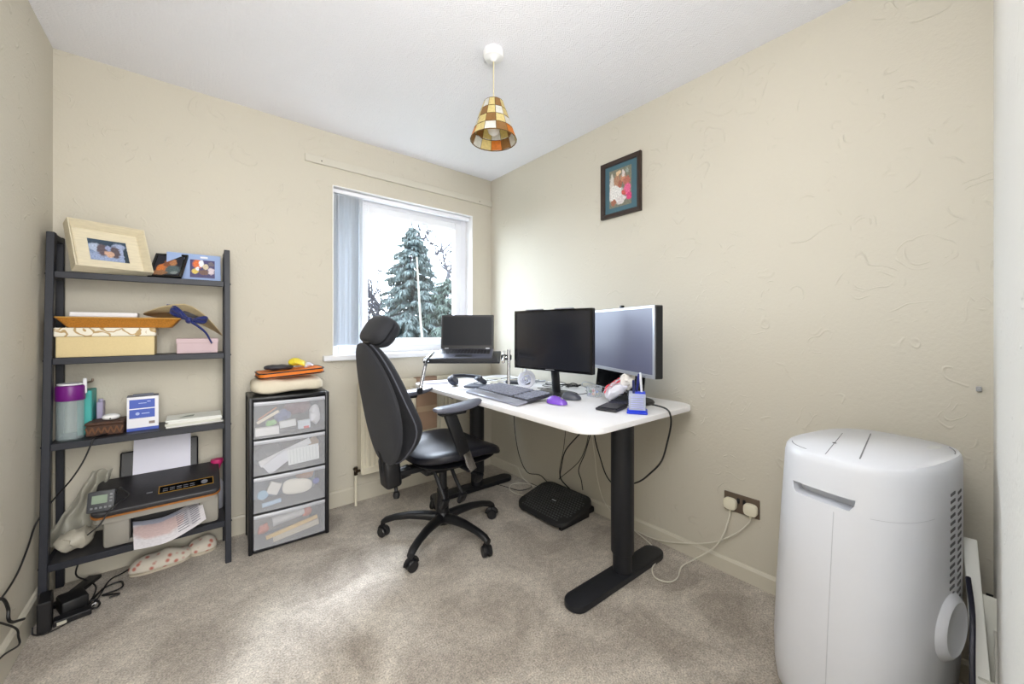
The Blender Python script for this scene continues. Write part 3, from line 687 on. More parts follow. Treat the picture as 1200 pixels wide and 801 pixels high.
# tissue packet
tk = T('tissue_packet', 'crumpled white plastic packet with red stripe beneath the silver-framed monitor', 'packet', (1.590, 1.125, D + .028), -62)
def crump(u, v, h, sx, sy, am=.3):
    p = Vector((u, v, h)); k = noise.noise(p * 34) * .006 + noise.noise(p * 80) * .003; return Vector((u + k, v - k, h + k))
pm = print_material('packet_print', (232, 232, 240), [], .3)
TR = T3(0, 0, .044) @ R3(18, -38, 8)
bm = BM(); pillow(bm, superell(.062, .046, 3.6, 44), lambda u, v, h: TR @ (crump(u, v, h, 1, 1) + Vector((0, 0, .010 * noise.noise(Vector((u * 60, v * 60, 3)))))), .026, .024, 9, 3); O('wrapper', bm, M('crinkled_white', (228, 228, 238), .35, bump=.8, bscale=60), tk)
for v0 in (-.020, .008):
    bm = BM(); grid(bm, 16, 3, lambda u, v: TR @ (crump(-.052 + .100 * u, v0 + .011 * v, .026 * (1 - abs((-.052 + .1 * u) / .064) ** 3) ** .33, 1, 1) + Vector((0, 0, .008 + .010 * noise.noise(Vector(((-.052 + .1 * u) * 60, (v0 + .011 * v) * 60, 3)))))), .0006); O('stripe', bm, M('coral_red', (226, 70, 84), .35), tk, label='coral red stripe')
bm = BM(); pillow(bm, superell(.036, .034, 2.6, 32), lambda u, v, h: crump(u, v, h, 1, 1) + Vector((.055, .0, .092)) + Vector((1, 1, 1)) * .016 * noise.noise(Vector((u * 50, v * 50, h * 50))), .034, .045, 8, 2); O('tissue', bm, M('tissue_white', (236, 232, 226), .8, bump=.6), tk, label='white tissue bulging from the top')
# pen holder
ph = T('pen_holder', 'clear square pen pot with bright blue base at the desk corner', 'pen pot', (1.492, .945, D + .001), 32)
blue = M('bright_blue', (28, 62, 214), .3)
bm = BM(); box(bm, (0, 0, .005), (.086, .086, .010), None, .003); box(bm, (0, 0, .013), (.074, .074, .008), None, .002); O('base', bm, blue, ph)
bm = BM()
for s in (-1, 1): wbox(bm, -.035, .035, s * .034 - .0012, s * .034 + .0012, .017, .088); wbox(bm, s * .034 - .0012, s * .034 + .0012, -.033, .033, .017, .088)
O('clear_wall', bm, M('clear_pot', (225, 232, 250), .1, alpha=.35), ph, smooth=False)
bm = BM(); box(bm, (.012, -.012, .080), (.046, .046, .02), None, .003); O('insert', bm, blue, ph, label='blue top insert')
bm = BM()
for i in range(6): wbox(bm, -.028, .028, .0345 + .0008, .0345 + .0014, .026 + i * .009, .0285 + i * .009); wbox(bm, -.0367, -.0361, -.026, .026, .026 + i * .009, .0285 + i * .009)
O('printed_lines', bm, M('print_lilac', (150, 156, 214), .5), ph, smooth=False)
bm = BM(); box(bm, (-.014, .014, .046), (.03, .03, .06), R3(0, 0, 10), .002); o = O('note_cube', bm, M('note_white', (238, 238, 240), .6), None); o.data.transform(T3(1.492, .945, D) @ R3(0, 0, 32)); tag(o, 'stack of white notes standing inside the clear pen pot', 'notes')
for nm, (px, py), tilt, rgb, h in (('navy blue', (1.500, .963), (6, 4), (24, 34, 120), .150), ('white', (1.505, .925), (-7, 3), (228, 230, 236), .155), ('dark blue slim', (1.482, .953), (3, -8), (34, 44, 96), .125)):
    bm = BM(); lathe(bm, [(.0015, 0), (.005, .014), (.0052, h * .6), (.0056, h * .6), (.0056, h - .006), (.004, h)], seg=14); wbox(bm, .005, .0075, -.0015, .0015, h * .68, h - .004, .0006)
    o = O('pen', bm, M('pen_' + nm.split()[0], rgb, .3)); o.location = (px, py, D + .022); o.rotation_euler = (radians(tilt[0]), radians(tilt[1]), 0); tag(o, f'{nm} pen standing in the clear pot with blue base', 'pen', 'pens in the clear pot')
# white coil (headphone ring) standing by the black monitor
rg = T('headphones', 'white over-ear headphones standing beside the large black monitor', 'headphones', (1.585, 1.79, D + .001))
c = Vector((1.585, 1.79, D + .048)); dirn = Vector((.66, .75, 0)); uu = Vector((.75, -.66, 0))
for k, off in enumerate((0, .05)):
    bm = BM(); cc = c + dirn * off + uu * (.012 * k)
    P = [cc + uu * (.042 * cos(a)) + Vector((0, 0, .047 * sin(a))) for a in [2 * pi * i / 28 for i in range(29)]]
    tube(bm, P, .009, 10, smooth=False); O('ear_cushion', bm, M('headphone_white', (236, 236, 244), .4), rg, world=True)
    bm = BM(); mt = T3(*(cc + dirn * .004)) @ dirn.to_track_quat('Z', 'Y').to_matrix().to_4x4(); lathe(bm, [(.018, .004), (.022, .008), (.027, .004), (.022, -.002), (.018, .004)], seg=24, mt=mt, cap=False); tube(bm, [cc + uu * .034, cc + uu * .02 + Vector((0, 0, .012)), cc - uu * .016 - Vector((0, 0, .02)), cc - uu * .034], .003, 6); O('ear_cup', bm, M('headphone_grey', (196, 196, 210), .4), rg, world=True)
bm = BM(); tube(bm, [c + Vector((0, 0, .045)), c + dirn * .012 + Vector((0, 0, .075)), c + dirn * .04 + Vector((0, 0, .078)), c + dirn * .052 + Vector((0, 0, .045))], .005, 8, flat=1.6); O('headband', bm, M('headphone_white', (236, 236, 244)), rg, world=True)
# black headset under the laptop
hs = T('headphones', 'dark grey over-ear headset lying under the laptop stand', 'headphones', (1.35, 2.10, D + .001), 15)
hs.scale = (1.25, 1.25, .9)
for k, (dx, dy, rx) in enumerate(((-.045, .05, 62), (.05, -.055, 40))):
    bm = BM(); mt = T3(dx, dy, .038) @ R3(rx, 0, 20 + 40 * k); lathe(bm, [(.001, .012), (.026, .012), (.036, .004), (.038, -.006), (.034, -.016), (.02, -.018), (.001, -.012)], seg=24, mt=mt); O('ear_cup', bm, M('headset_grey', (52, 56, 70), .5), hs)
bm = BM(); tube(bm, [(-.045, .05, .05), (.01, .11, .055), (.085, .09, .05), (.10, .0, .045), (.05, -.055, .05)], .008, 8, flat=1.7); O('headband', bm, M('headset_band', (40, 42, 52), .5), hs)
bm = BM(); box(bm, (0, 0, .005), (.16, .10, .010), None, .002); o = O('notebook', bm, M('lilac_white_cover', (214, 212, 232), .5)); o.location = (1.245, 2.33, D + .001); o.rotation_euler = (0, 0, radians(-20)); tag(o, 'closed pale notebook on the far left corner of the desk', 'notebook')
bm = BM(); box(bm, (0, 0, .007), (.11, .13, .013), None, .003); o = O('hard_drive', bm, M('slate_grey', (88, 92, 104), .4)); o.location = (1.36, 2.00, D + .001); o.rotation_euler = (0, 0, .5); tag(o, 'flat grey drive in front of the dark headset', 'drive')
# docking box between stand and monitor
bm = BM(); box(bm, (0, 0, .011), (.09, .15, .021), None, .004); o = O('usb_dock', bm, M('dock_black', (40, 42, 50), .4)); o.location = (1.66, 1.95, D + .001); o.rotation_euler = (0, 0, .3); tag(o, 'flat dark docking box among cables behind the keyboard', 'dock')
bm = BM(); box(bm, (0, 0, .012), (.05, .09, .023), None, .004); o = O('power_adapter', bm, white_pl); o.location = (1.74, 2.10, D + .001); tag(o, 'white power adapter among cables by the right wall on the desk', 'adapter')
def cable(name, pts, r, mt, lb, cat='cable', group=None, sub=6):
    bm = BM(); tube(bm, pts, r, 7, sub); return tag(O(name, bm, mt), lb, cat, group)
Z = D + .004
cable('coiled_cable', [(1.72 + .05 * cos(t) + .004 * t, 1.70 + .07 * sin(t), Z + .0015 * t) for t in [k * .6 for k in range(24)]], .0022, blk_cable, 'black coiled cable on the desk behind the white headphones')
cable('desk_cable', [(1.20, 2.02, D - .06), (1.135, 2.0, D - .02), (1.128, 2.0, D + .004), (1.17, 2.0, Z), (1.26, 1.93, Z), (1.42, 2.00, Z), (1.55, 2.02, Z + .01), (1.63, 1.98, Z + .01)], .0022, M('grey_cable', (150, 152, 170), .5), 'thin grey cable crossing the desk front edge near the chair')
cable('desk_cable', [(1.62, 1.72, Z), (1.66, 1.60, Z), (1.60, 1.50, Z), (1.62, 1.42, Z), (1.70, 1.40, Z), (1.78, 1.47, Z)], .002, blk_cable, 'thin black cable looping on the desk beneath the black monitor')
cable('desk_cable', [(1.50, 1.39, D + .018), (1.55, 1.46, Z), (1.63, 1.55, Z), (1.56, 1.62, Z), (1.64, 1.68, Z), (1.74, 1.62, Z)], .0016, blk_cable, 'tail cable of the grey mouse running back across the desk')
cable('desk_cable', [(1.70, 2.02, Z), (1.60, 2.10, Z), (1.52, 2.06, Z + .01), (1.62, 1.98, Z + .025), (1.74, 1.92, Z + .02), (1.82, 1.98, Z), (1.80, 2.10, Z), (1.70, 2.16, Z)], .0026, wht_cable, 'white cable tangled behind the keyboard')
cable('desk_cable', [(1.43, 2.14, Z), (1.52, 2.18, Z), (1.60, 2.12, Z + .012), (1.68, 2.08, Z + .02), (1.76, 2.02, Z + .01)], .0022, blk_cable, 'black cable behind the dark headset on the desk')
cable('desk_cable', [(1.565, 1.80, D + .093), (1.558, 1.79, D + .11), (1.55, 1.785, D + .135)], .0025, wht_cable, 'short white cable end sticking up from the white headphones')
cable('desk_cable', [(1.80, 1.14, Z + .02), (1.74, 1.30, Z + .04), (1.72, 1.42, Z + .06), (1.76, 1.48, Z + .03), (1.82, 1.46, Z)], .0026, silver, 'pale curved cable in front of the black tablet')

for i_, (x, y, sc_, lb, mt_) in enumerate(((1.62, 2.16, 1.0, 'white cable heap behind the laptop stand on the desk', wht_cable), (1.76, 1.90, .8, 'grey cable heap behind the white headphones', silver), (1.80, 1.62, .7, 'black cable heap right of the black monitor foot', blk_cable), (1.50, 1.98, .6, 'small pale cable bundle in front of the flat dock', wht_cable))):
    random.seed(40 + i_); cable('cable_bundle', [(x + sc_ * random.uniform(-.09, .09), y + sc_ * random.uniform(-.09, .09), Z + random.uniform(0, .022)) for _ in range(15)], .0022, mt_, lb)
random.seed(77)
# ================================================================ HANGING AND FLOOR CABLES
P = {
'A':[(1.60,.985,.80),(1.62,.93,.795),(1.607,.872,.79),(1.590,.845,.772),(1.596,.845,.727),(1.593,.86,.647),(1.579,.88,.562),(1.559,.93,.492),(1.60,1.0,.431),(1.63,1.08,.381)],
'B':[(1.86,2.246,.74),(1.87,2.247,.493),(1.87,2.229,.332),(1.88,2.191,.177),(1.89,2.115,.081),(1.89,1.986,.1),(1.88,1.898,.081)],
'C':[(1.78,1.60,.74),(1.8,1.642,.633),(1.83,1.677,.497),(1.86,1.727,.341),(1.87,1.767,.215),(1.88,1.776,.13)],
'D':[(1.70,1.38,.74),(1.75,1.424,.626),(1.78,1.507,.525),(1.82,1.667,.37),(1.84,1.723,.251),(1.86,1.75,.154),(1.87,1.676,.102)],
'E':[(1.68,1.33,.74),(1.7,1.359,.646),(1.75,1.424,.537),(1.8,1.491,.427),(1.84,1.585,.305),(1.87,1.775,.139)],
'F':[(1.66,1.30,.74),(1.7,1.347,.648),(1.75,1.411,.54),(1.8,1.497,.39),(1.84,1.578,.265),(1.86,1.574,.197),(1.86,1.561,.137)],
'G':[(1.69,1.33,.74),(1.7,1.341,.649),(1.7,1.341,.545),(1.72,1.322,.437),(1.75,1.298,.328),(1.75,1.226,.285),(1.70,1.12,.30)],
'H':[(1.86,1.5,.74),(1.86,1.487,.494),(1.87,1.475,.365),(1.87,1.456,.241),(1.88,1.42,.121),(1.89,1.348,.053),(1.9,1.213,.016),(1.9,1.084,.016),(1.9,.944,.059),(1.905,.8,.123),(1.9,.697,.209),(1.908,.645,.275),(1.908,.639,.300)],
'I':[(1.88,1.237,.03),(1.877,1.161,.01),(1.834,1.07,.008),(1.754,1.00,.008),(1.666,.975,.008),(1.616,.93,.008),(1.633,.877,.008),(1.694,.865,.008),(1.789,.893,.008),(1.844,.866,.03),(1.875,.793,.102),(1.88,.748,.178),(1.905,.728,.262),(1.908,.723,.300)],
'J':[(1.88,2.211,.088),(1.843,2.109,.05),(1.864,2.021,.01),(1.81,1.936,.01),(1.713,1.969,.008),(1.702,2.085,.008),(1.777,2.157,.008),(1.86,2.109,.008),(1.89,1.986,.008),(1.877,1.887,.008)],
'K':[(1.52,2.22,.25),(1.56,2.27,.12),(1.64,2.34,.03),(1.668,2.315,.005),(1.713,2.177,.005),(1.752,2.05,.005),(1.84,2.022,.01),(1.895,2.08,.006),(1.90,2.015,.006)],
'L':[(-.20,2.53,.686),(-.26,2.47,.686),(-.31,2.42,.686),(-.335,2.362,.686),(-.345,2.352,.66),(-.368,2.352,.593),(-.402,2.355,.526),(-.455,2.389,.448),(-.488,2.341,.386),(-.492,2.263,.328),(-.492,2.149,.282),(-.49,2.004,.276),(-.49,1.873,.304),(-.49,1.70,.33)],
'M':[(-.488,1.93,.312),(-.488,2.012,.264),(-.486,2.042,.216),(-.484,2.035,.189),(-.482,2.06,.160),(-.475,2.14,.12)],
'N':[(-.488,1.80,.262),(-.488,1.93,.235),(-.486,2.035,.167),(-.480,2.095,.113),(-.478,2.10,.085),(-.476,2.094,.057),(-.478,1.958,.11),(-.478,1.82,.14)],
'O':[(-.375,2.40,.2),(-.402,2.442,.1),(-.384,2.53,.02),(-.349,2.473,.01),(-.342,2.391,.01),(-.353,2.33,.01),(-.37,2.31,.02)],
'P':[(-.364,2.27,.02),(-.346,2.335,.01),(-.321,2.422,.01),(-.271,2.442,.012),(-.255,2.394,.015),(-.267,2.377,.01),(-.314,2.367,.01),(-.259,2.336,.01),(-.289,2.327,.01)],
'Q':[(-.35,2.287,.015),(-.324,2.346,.015),(-.308,2.48,.012),(-.274,2.514,.012),(-.24,2.548,.01),(-.221,2.523,.01)],
'R':[(-.477,2.24,.03),(-.472,2.225,.01),(-.441,2.207,.008),(-.408,2.22,.008),(-.375,2.245,.01),(-.345,2.27,.01)],
'S':[(-.333,2.296,.012),(-.322,2.319,.015),(-.31,2.28,.02),(-.318,2.256,.02),(-.347,2.281,.02),(-.347,2.324,.02),(-.321,2.328,.02)]}
CS = [('A', .004, blk_cable, 'thick black cable looping off the near end of the desk'),
 ('B', .003, blk_cable, 'black cable hanging down the wall at the far end of the desk'),
 ('C', .002, blk_cable, 'thin black cable hanging under the desk, left of the cluster'),
 ('D', .004, blk_cable, 'thick black cable hanging under the desk towards the footrest'),
 ('E', .0024, blk_cable, 'slack thin black cable slanting left under the desk'),
 ('F', .003, blk_cable, 'black cable dropping straight under the desk beside the white one'),
 ('G', .0035, blk_cable, 'black cable curving from under the desk to behind the near leg'),
 ('H', .003, wht_cable, 'white cable dropping behind desk and running along the skirting to the right plug'),
 ('I', .0032, wht_cable, 'white cable curling on the carpet by the desk foot to the left plug'),
 ('J', .0032, wht_cable, 'white cable looped on the carpet left of the footrest'),
 ('K', .0024, blk_cable, 'thin black cable trailing on the carpet behind the chair base'),
 ('L', .003, blk_cable, 'black cable from the third shelf drooping along the left wall'),
 ('M', .0045, blk_cable, 'thick black cable low on the left wall'),
 ('N', .003, blk_cable, 'black cable looping down the left skirting board'),
 ('O', .003, blk_cable, 'black cable dropping from the bottom shelf to the carpet'),
 ('P', .0035, blk_cable, 'black cable curling on the carpet beneath the ladder shelf'),
 ('Q', .003, blk_cable, 'black cable reaching furthest right beneath the ladder shelf'),
 ('R', .0025, blk_cable, 'thin black cable curving round the front of the extension block'),
 ('S', .004, blk_cable, 'short bundled black cable beside the power brick')]
for k, r, mt, lb in CS: cable('power_cable', P[k], r, mt, lb)
bm = BM(); cyl(bm, (1.88, 1.75, .335), (1.88, 1.75, .345), .012, seg=14); 
# trunking / power strip behind footrest
bm.free(); bm = BM(); box(bm, (0, 0, .018), (.055, .30, .036), None, .006); box(bm, (0, .02, .038), (.04, .05, .012), None, .004); box(bm, (0, -.08, .038), (.04, .05, .012), None, .004)
o = O('extension_lead', bm, black_pl); o.location = (1.885, 1.66, .003); tag(o, 'black extension block at the wall behind the footrest', 'extension lead')

# footrest -------------------------------------------------------
fr = T('footrest', 'black dimpled tilting footrest on the carpet under the desk', 'footrest', (1.705, 1.66, 0), 1)
def fz(x): return .036 + .22 * (x + .15)
bm = BM(); vs = prism(bm, rrect(.30, .41, .07, 6), -.014, .014, None, .005)
for v in vs: v.co.z += fz(v.co.x)
O('platform', bm, M('rubber_black', (26, 27, 29), .6), fr)
bm = BM()
for i in range(15):
    for j in range(20):
        x = -.128 + i * .0183; y = -.182 + j * .0192 + (i % 2) * .0096
        if abs(x) > .09 and abs(y) > .145: continue
        if abs(x) < .012 and abs(y) < .03: continue
        if abs(y) > .187: continue
        q = lathe(bm, [(.0068, 0), (.0045, .004), (.0008, .0045)], (x, y, fz(x) + .0135), 6)
O('dimple', bm, M('rubber_bump', (60, 62, 64), .4), fr, smooth=False, kind='stuff')
bm = BM(); box(bm, (0, 0, fz(0) + .0155), (.008, .034, .002), R3(0, -12.4, 0), .0005); O('badge', bm, silver, fr, label='small silver badge')
bm = BM()
for y in (-.16, .16):
    prism(bm, [(-.12, .002), (.13, .002), (.13, .082), (-.12, .028)], y - .01, y + .01, Matrix(((1, 0, 0, 0), (0, 0, 1, 0), (0, 1, 0, 0), (0, 0, 0, 1))))
O('base', bm, black_pl, fr)

# cardboard between radiator and desk
cb = T('cardboard_sheet', 'brown cardboard sheet hooked over the radiator behind the far desk end', 'cardboard', (1.28, 2.52, .42), 0)
card = M('cardboard', (176, 146, 122), .85, var=.1, vscale=10)
bm = BM(); wbox(bm, 1.20, 1.36, 2.520, 2.529, .42, .797, .001); wbox(bm, 1.20, 1.36, 2.520, 2.575, .7915, .797, .001); O('sheet', bm, card, cb, world=True)
bm = BM(); wbox(bm, 1.201, 1.359, 2.5185, 2.5199, .55, .59); O('tape', bm, M('parcel_tape', (196, 170, 140), .3), cb, world=True)

# ================================================================ OFFICE CHAIR
ch = T('office_chair', 'black high-back office chair with headrest, arms and five-star castor base', 'chair', (1.05, 1.88, 0), 0)
fab = M('charcoal_fabric', (30, 31, 38), .85, bump=.5, bscale=500, sheen=.05, var=.12, vscale=300)
fabs = M('shell_grey_fabric', (42, 43, 48), .9, bump=.5, bscale=500, sheen=.05, var=.12, vscale=300)
vin = M('black_seat_fabric', (15, 16, 26), .42, bump=.15, bscale=300)
cpl = M('chair_black_plastic', (14, 15, 19), .42, bump=.2, bscale=300)
ANG = [142, 214, 283, 357, 70]
bm = BM(); lathe(bm, [(.03, .07), (.042, .075), (.046, .10), (.042, .125), (.032, .14), (.001, .141)]); O('hub', bm, cpl, ch)
for a in ANG:
    d = Vector((cos(radians(a)), sin(radians(a)), 0)); s = Vector((-d.y, d.x, 0)); bm = BM(); R = []
    for t, z, w, h in ((.03, .105, .030, .028), (.10, .114, .027, .024), (.18, .115, .023, .020), (.26, .106, .020, .017), (.315, .090, .020, .018), (.337, .076, .017, .015)):
        c = d * t + Vector((0, 0, z)); R.append([c + s * (w * cos(k * pi / 6)) + Vector((0, 0, h * sin(k * pi / 6))) for k in range(12)])
    loft(bm, R); O('base_arm', bm, cpl, ch)
    c = d * .325; bm = BM(); ax = (s * .85 + d * .5).normalized()
    for o_ in (-1, 1):
        cc = c + ax * (.014 * o_) + Vector((0, 0, .028)); mt = T3(*cc) @ ax.to_track_quat('Z', 'Y').to_matrix().to_4x4()
        lathe(bm, [(.006, -.010), (.024, -.010), (.0275, -.006), (.0275, .006), (.024, .010), (.006, .010)], seg=24, mt=mt)
    cyl(bm, c + Vector((0, 0, .04)), c + Vector((0, 0, .085)), .008, seg=10)
    hood = [c + Vector((0, 0, .030)) + (ax.cross(Vector((0, 0, 1)))) * (.030 * cos(t)) + Vector((0, 0, .030 * sin(t))) for t in [pi * k / 8 for k in range(9)]]
    tube(bm, hood, .006, 6, smooth=False, flat=2.2); O('castor', bm, black_pl, ch)
bm = BM(); cyl(bm, (0, 0, .12), (0, 0, .26), .034, .032, 24); cyl(bm, (0, 0, .26), (0, 0, .40), .024, .022, 24); O('gas_column', bm, cpl, ch)
bm = BM(); box(bm, (-.02, 0, .405), (.24, .16, .05), None, .01, 2); box(bm, (-.01, 0, .437), (.30, .30, .02), None, .006); box(bm, (-.18, 0, .41), (.16, .07, .03), None, .006); O('mechanism', bm, cpl, ch)
for i, (x, y, x1_, y1_, zz) in enumerate(((-.10, -.09, -.085, -.17, .26), (.0, -.09, .01, -.185, .27), (.11, -.06, .14, -.15, .33))):
    bm = BM(); tube(bm, [(x, y, .405), (x + .005, y - .03, .36), (x1_, y1_, zz + .02)], .010, 8); box(bm, (x1_, y1_, zz), (.050, .024, .056), R3(25, 0, 12), .010, 2); O('lever', bm, cpl, ch)
# seat
def seat_fn(u, v, h):
    z = .478 + .02 * (v / .25) ** 2 - .035 * max(0, (u - .10) / .18) ** 2 - .006 * cos(v * 9)
    return (u, v, z + h)
bm = BM(); pillow(bm, superell(.255, .25, 3.0, 56, .045, 0), seat_fn, .048, .03, 9, 3.2); O('seat', bm, vin, ch)
bm = BM(); pillow(bm, superell(.235, .225, 3.0, 48, .035, 0), lambda u, v, h: (u, v, .452 + h), .01, .018, 4, 4); O('seat_pan', bm, cpl, ch)
# backrest
def back_out(k=1.0):
    out = []
    for i in range(60):
        t = 2 * pi * i / 60; s_, c_ = sin(t), cos(t); z = .30 * abs(s_) ** .85 * (1 if s_ > 0 else -1)
        w = (.232 if z < .0 else .232 - .085 * (z / .30) ** 1.5) * abs(c_) ** (2 / 2.7) * (1 if c_ > 0 else -1)
        if z < -.05: w *= 1 - .18 * ((-z - .05) / .25) ** 2
        out.append((w * k, z * k))
    return out
def bx_(z): return -.335 + -.14 * z - .22 * (z + .12) ** 2 + .0
def back_fn(u, v, h): return (bx_(v) + .14 * abs(u) ** 1.6 * 1.2 + h + .045 * math.exp(-((v + .12) / .12) ** 2), u, .775 + v)
def shell_fn(u, v, h): return (bx_(v) + .10 * abs(u) ** 1.6 * 1.2 + h - .022, u, .775 + v)
bm = BM(); pillow(bm, back_out(), back_fn, .078, .012, 10, 2.6); O('backrest', bm, fab, ch)
bm = BM(); pillow(bm, back_out(1.01), shell_fn, .012, .04, 9, 2.6); O('back_shell', bm, fabs, ch, label='dark grey fabric-covered outer back shell')
bm = BM(); oo = back_out(1.0); tube(bm, [back_fn(a, b, .0) for a, b in oo + oo[:1]], .0035, 6, smooth=False); O('piping', bm, M('piping_grey', (86, 88, 98), .5), ch)
bm = BM(); tube(bm, [(-.20, 0, .41), (-.27, 0, .40), (-.315, 0, .43), (-.325, 0, .50), (-.332, 0, .54)], .03, 12, flat=1.0); box(bm, (-.30, 0, .425), (.085, .10, .15), R3(0, -6, 0), .02, 3); box(bm, (-.325, 0, .47), (.03, .09, .18), R3(0, -8, 0), .01, 2); O('back_bracket', bm, cpl, ch)
bm = BM(); cyl(bm, (-.28, -.02, .37), (-.28, -.03, .33), .009, seg=12); lathe(bm, [(.001, 0), (.014, .004), (.018, .018), (.014, .034), (.004, .038)], (-.28, -.033, .293), 16); O('tilt_knob', bm, black_pl, ch)
# headrest
bm = BM(); box(bm, (-.405, 0, 1.065), (.02, .05, .08), R3(0, -10, 0), .006); box(bm, (-.40, 0, 1.085), (.045, .10, .03), R3(0, -30, 0), .008); O('headrest_bracket', bm, black_pl, ch)
def head_fn(u, v, h): m = R3(0, 32, 0) @ Vector((h + .25 * u * u * 4 * .5, 0, v)); return (-.350 + m.x, u, 1.128 + m.z)
bm = BM(); pillow(bm, superell(.135, .078, 3.0, 44), head_fn, .058, .012, 8, 2.3); O('headrest', bm, fab, ch)
def head_fn2(u, v, h): m = R3(0, 32, 0) @ Vector((h + .25 * u * u * 4 * .5 - .016, 0, v)); return (-.350 + m.x, u, 1.128 + m.z)
bm = BM(); pillow(bm, superell(.134, .076, 3.4, 44), head_fn2, .006, .05, 8, 3.2); O('headrest_shell', bm, fabs, ch)
# arms
for s in (-1, 1):
    bm = BM(); y = .272 * s; mt = T3(-.065, y, .762) @ R3(0, -3, 6 if s < 0 else -2)
    pillow(bm, superell(.142, .046, 2.6, 40), lambda u, v, h: mt @ Vector((u, v, h + .012 * (u / .14) ** 2)), .016, .018, 6, 3); O('armrest_pad', bm, M('arm_pad_grey', (92, 94, 106), .42), ch, label='smooth grey armrest pad')
    bm = BM(); box(bm, (-.075, y, .64), (.062, .030, .24), R3(0, -22, 0), .009, 2); box(bm, (-.10, y, .742), (.14, .05, .02), None, .006); cyl(bm, (-.06, y - .017, .60), (-.06, y + .017, .60), .010, seg=14); O('arm_post', bm, cpl, ch)
    bm = BM(); box(bm, (-.005, y, .495), (.042, .018, .13), R3(0, -22, 0), .003); O('arm_bracket', bm, chrome, ch, label='bright metal arm bracket')
    bm = BM(); box(bm, (.012, y * .6, .437), (.05, abs(y) * .86, .012), None, .003); O('arm_support', bm, cpl, ch)

# ================================================================ LADDER SHELF
sh = T('ladder_shelf', 'dark metal four-tier ladder shelf in the left corner', 'shelf', (-.18, 2.45, 0))
def fy(z): return 2.335 + .115 * z / 1.52
SX0, SX1 = -.472, .116
for x in (SX0, SX1):
    bm = BM(); vs = box(bm, (x, 0, .775), (.024, .034, 1.55), None, .002)
    for v in vs: v.co.y += fy(v.co.z) + .005
    O('post', bm, shelf_metal, sh, world=True)
    bm = BM(); wbox(bm, x - .012, x + .012, 2.576, 2.602, 0, 1.55, .002); O('post', bm, shelf_metal, sh, world=True)
    bm = BM(); wbox(bm, x - .012, x + .012, fy(1.54) + .02, 2.578, 1.52, 1.545, .002)
    for z in (1.37, 1.012, .655, .185): wbox(bm, x - .009, x + .009, fy(z) + .02, 2.578, z - .012, z + .008)
    O('side_rail', bm, shelf_metal, sh, world=True)
SHZ = [1.385, 1.024, .677, .205]
wood_d = M('dark_shelf_board', (46, 46, 50), .45, var=.2, vscale=14, stretch=(1, 12, 1))
for z in SHZ:
    bm = BM(); y0 = fy(z) - .008; wbox(bm, SX0 + .013, SX1 - .013, y0 + .006, 2.60, z - .012, z, .0015); O('shelf_board', bm, wood_d, sh, world=True)
    bm = BM(); wbox(bm, SX0 + .013, SX1 - .013, y0 - .008, y0 + .004, z - .026, z + .002, .002); O('front_rail', bm, shelf_metal, sh, world=True)
for x in (SX0 - .0135, SX1 + .0135):
    for z in SHZ: bm = BM(); cyl(bm, (x - .002, fy(z), z - .01), (x + .002, fy(z), z - .01), .004, seg=8); O('bolt', bm, black_pl, sh, world=True)

# --- top tier: frames
def easel_frame(name, lb, bl, w, h, fw, lean, rz, fm, printm, d=.022, mat_w=0, mat_m=None, deep=False):
    t = T(name, lb, 'photo frame', bl, rz); rot = R3(-lean, 0, 0)
    f = lambda u, v, dd: rot @ Vector((u, -dd, v + h / 2))
    bm = BM(); mitred(bm, w, h, fw, d, f, deep); O('frame', bm, fm, t)
    iw, ih = w - 2 * fw, h - 2 * fw
    if mat_w:
        bm = BM(); quad(bm, [f(-iw / 2, -ih / 2, .0065), f(iw / 2, -ih / 2, .0065), f(iw / 2, ih / 2, .0065), f(-iw / 2, ih / 2, .0065)]); O('mount', bm, mat_m, t, smooth=False); iw -= 2 * mat_w; ih -= 2 * mat_w
    bm = BM(); quad(bm, [f(-iw / 2, -ih / 2, .0085), f(iw / 2, -ih / 2, .0085), f(iw / 2, ih / 2, .0085), f(-iw / 2, ih / 2, .0085)]); O('photo', bm, printm, t, smooth=False)
    return t
driftw = M('driftwood_cream', (222, 212, 186), .6, var=.16, vscale=25, stretch=(1, 1, 8))
sea = print_material('seascape_print', (120, 140, 176), [(.5, .9, .8, .2, (50, 70, 90)), (.5, .2, .7, .2, (150, 165, 200)), (.2, .6, .2, .2, (176, 190, 214)), (.8, .6, .22, .3, (160, 172, 204)), (.33, .5, .13, .3, (96, 84, 92)), (.66, .46, .13, .28, (92, 80, 88)), (.5, .34, .12, .14, (206, 168, 146)), (.5, .62, .08, .1, (150, 160, 196)), (.95, .3, .08, .5, (44, 60, 72))], namt=.09)
easel_frame('framed_photo', 'large cream driftwood photo frame leaning on the top shelf', (-.293, 2.449, 1.388), .250, .232, .062, 25, 24, driftw, sea, .052, deep=True)
couple = print_material('couple_print', (34, 36, 48), [(.3, .35, .2, .22, (206, 120, 60)), (.45, .62, .14, .2, (140, 86, 60)), (.66, .62, .12, .18, (176, 120, 80)), (.7, .28, .28, .22, (84, 100, 104)), (.25, .12, .3, .12, (150, 110, 80)), (.8, .14, .14, .07, (130, 140, 140))], namt=.08)
easel_frame('framed_photo', 'small black photo frame tilted back between cream frame and blue folder', (-.121, 2.468, 1.389), .128, .148, .012, 34, -18, M('black_lacquer', (16, 16, 18), .25), couple, .012)
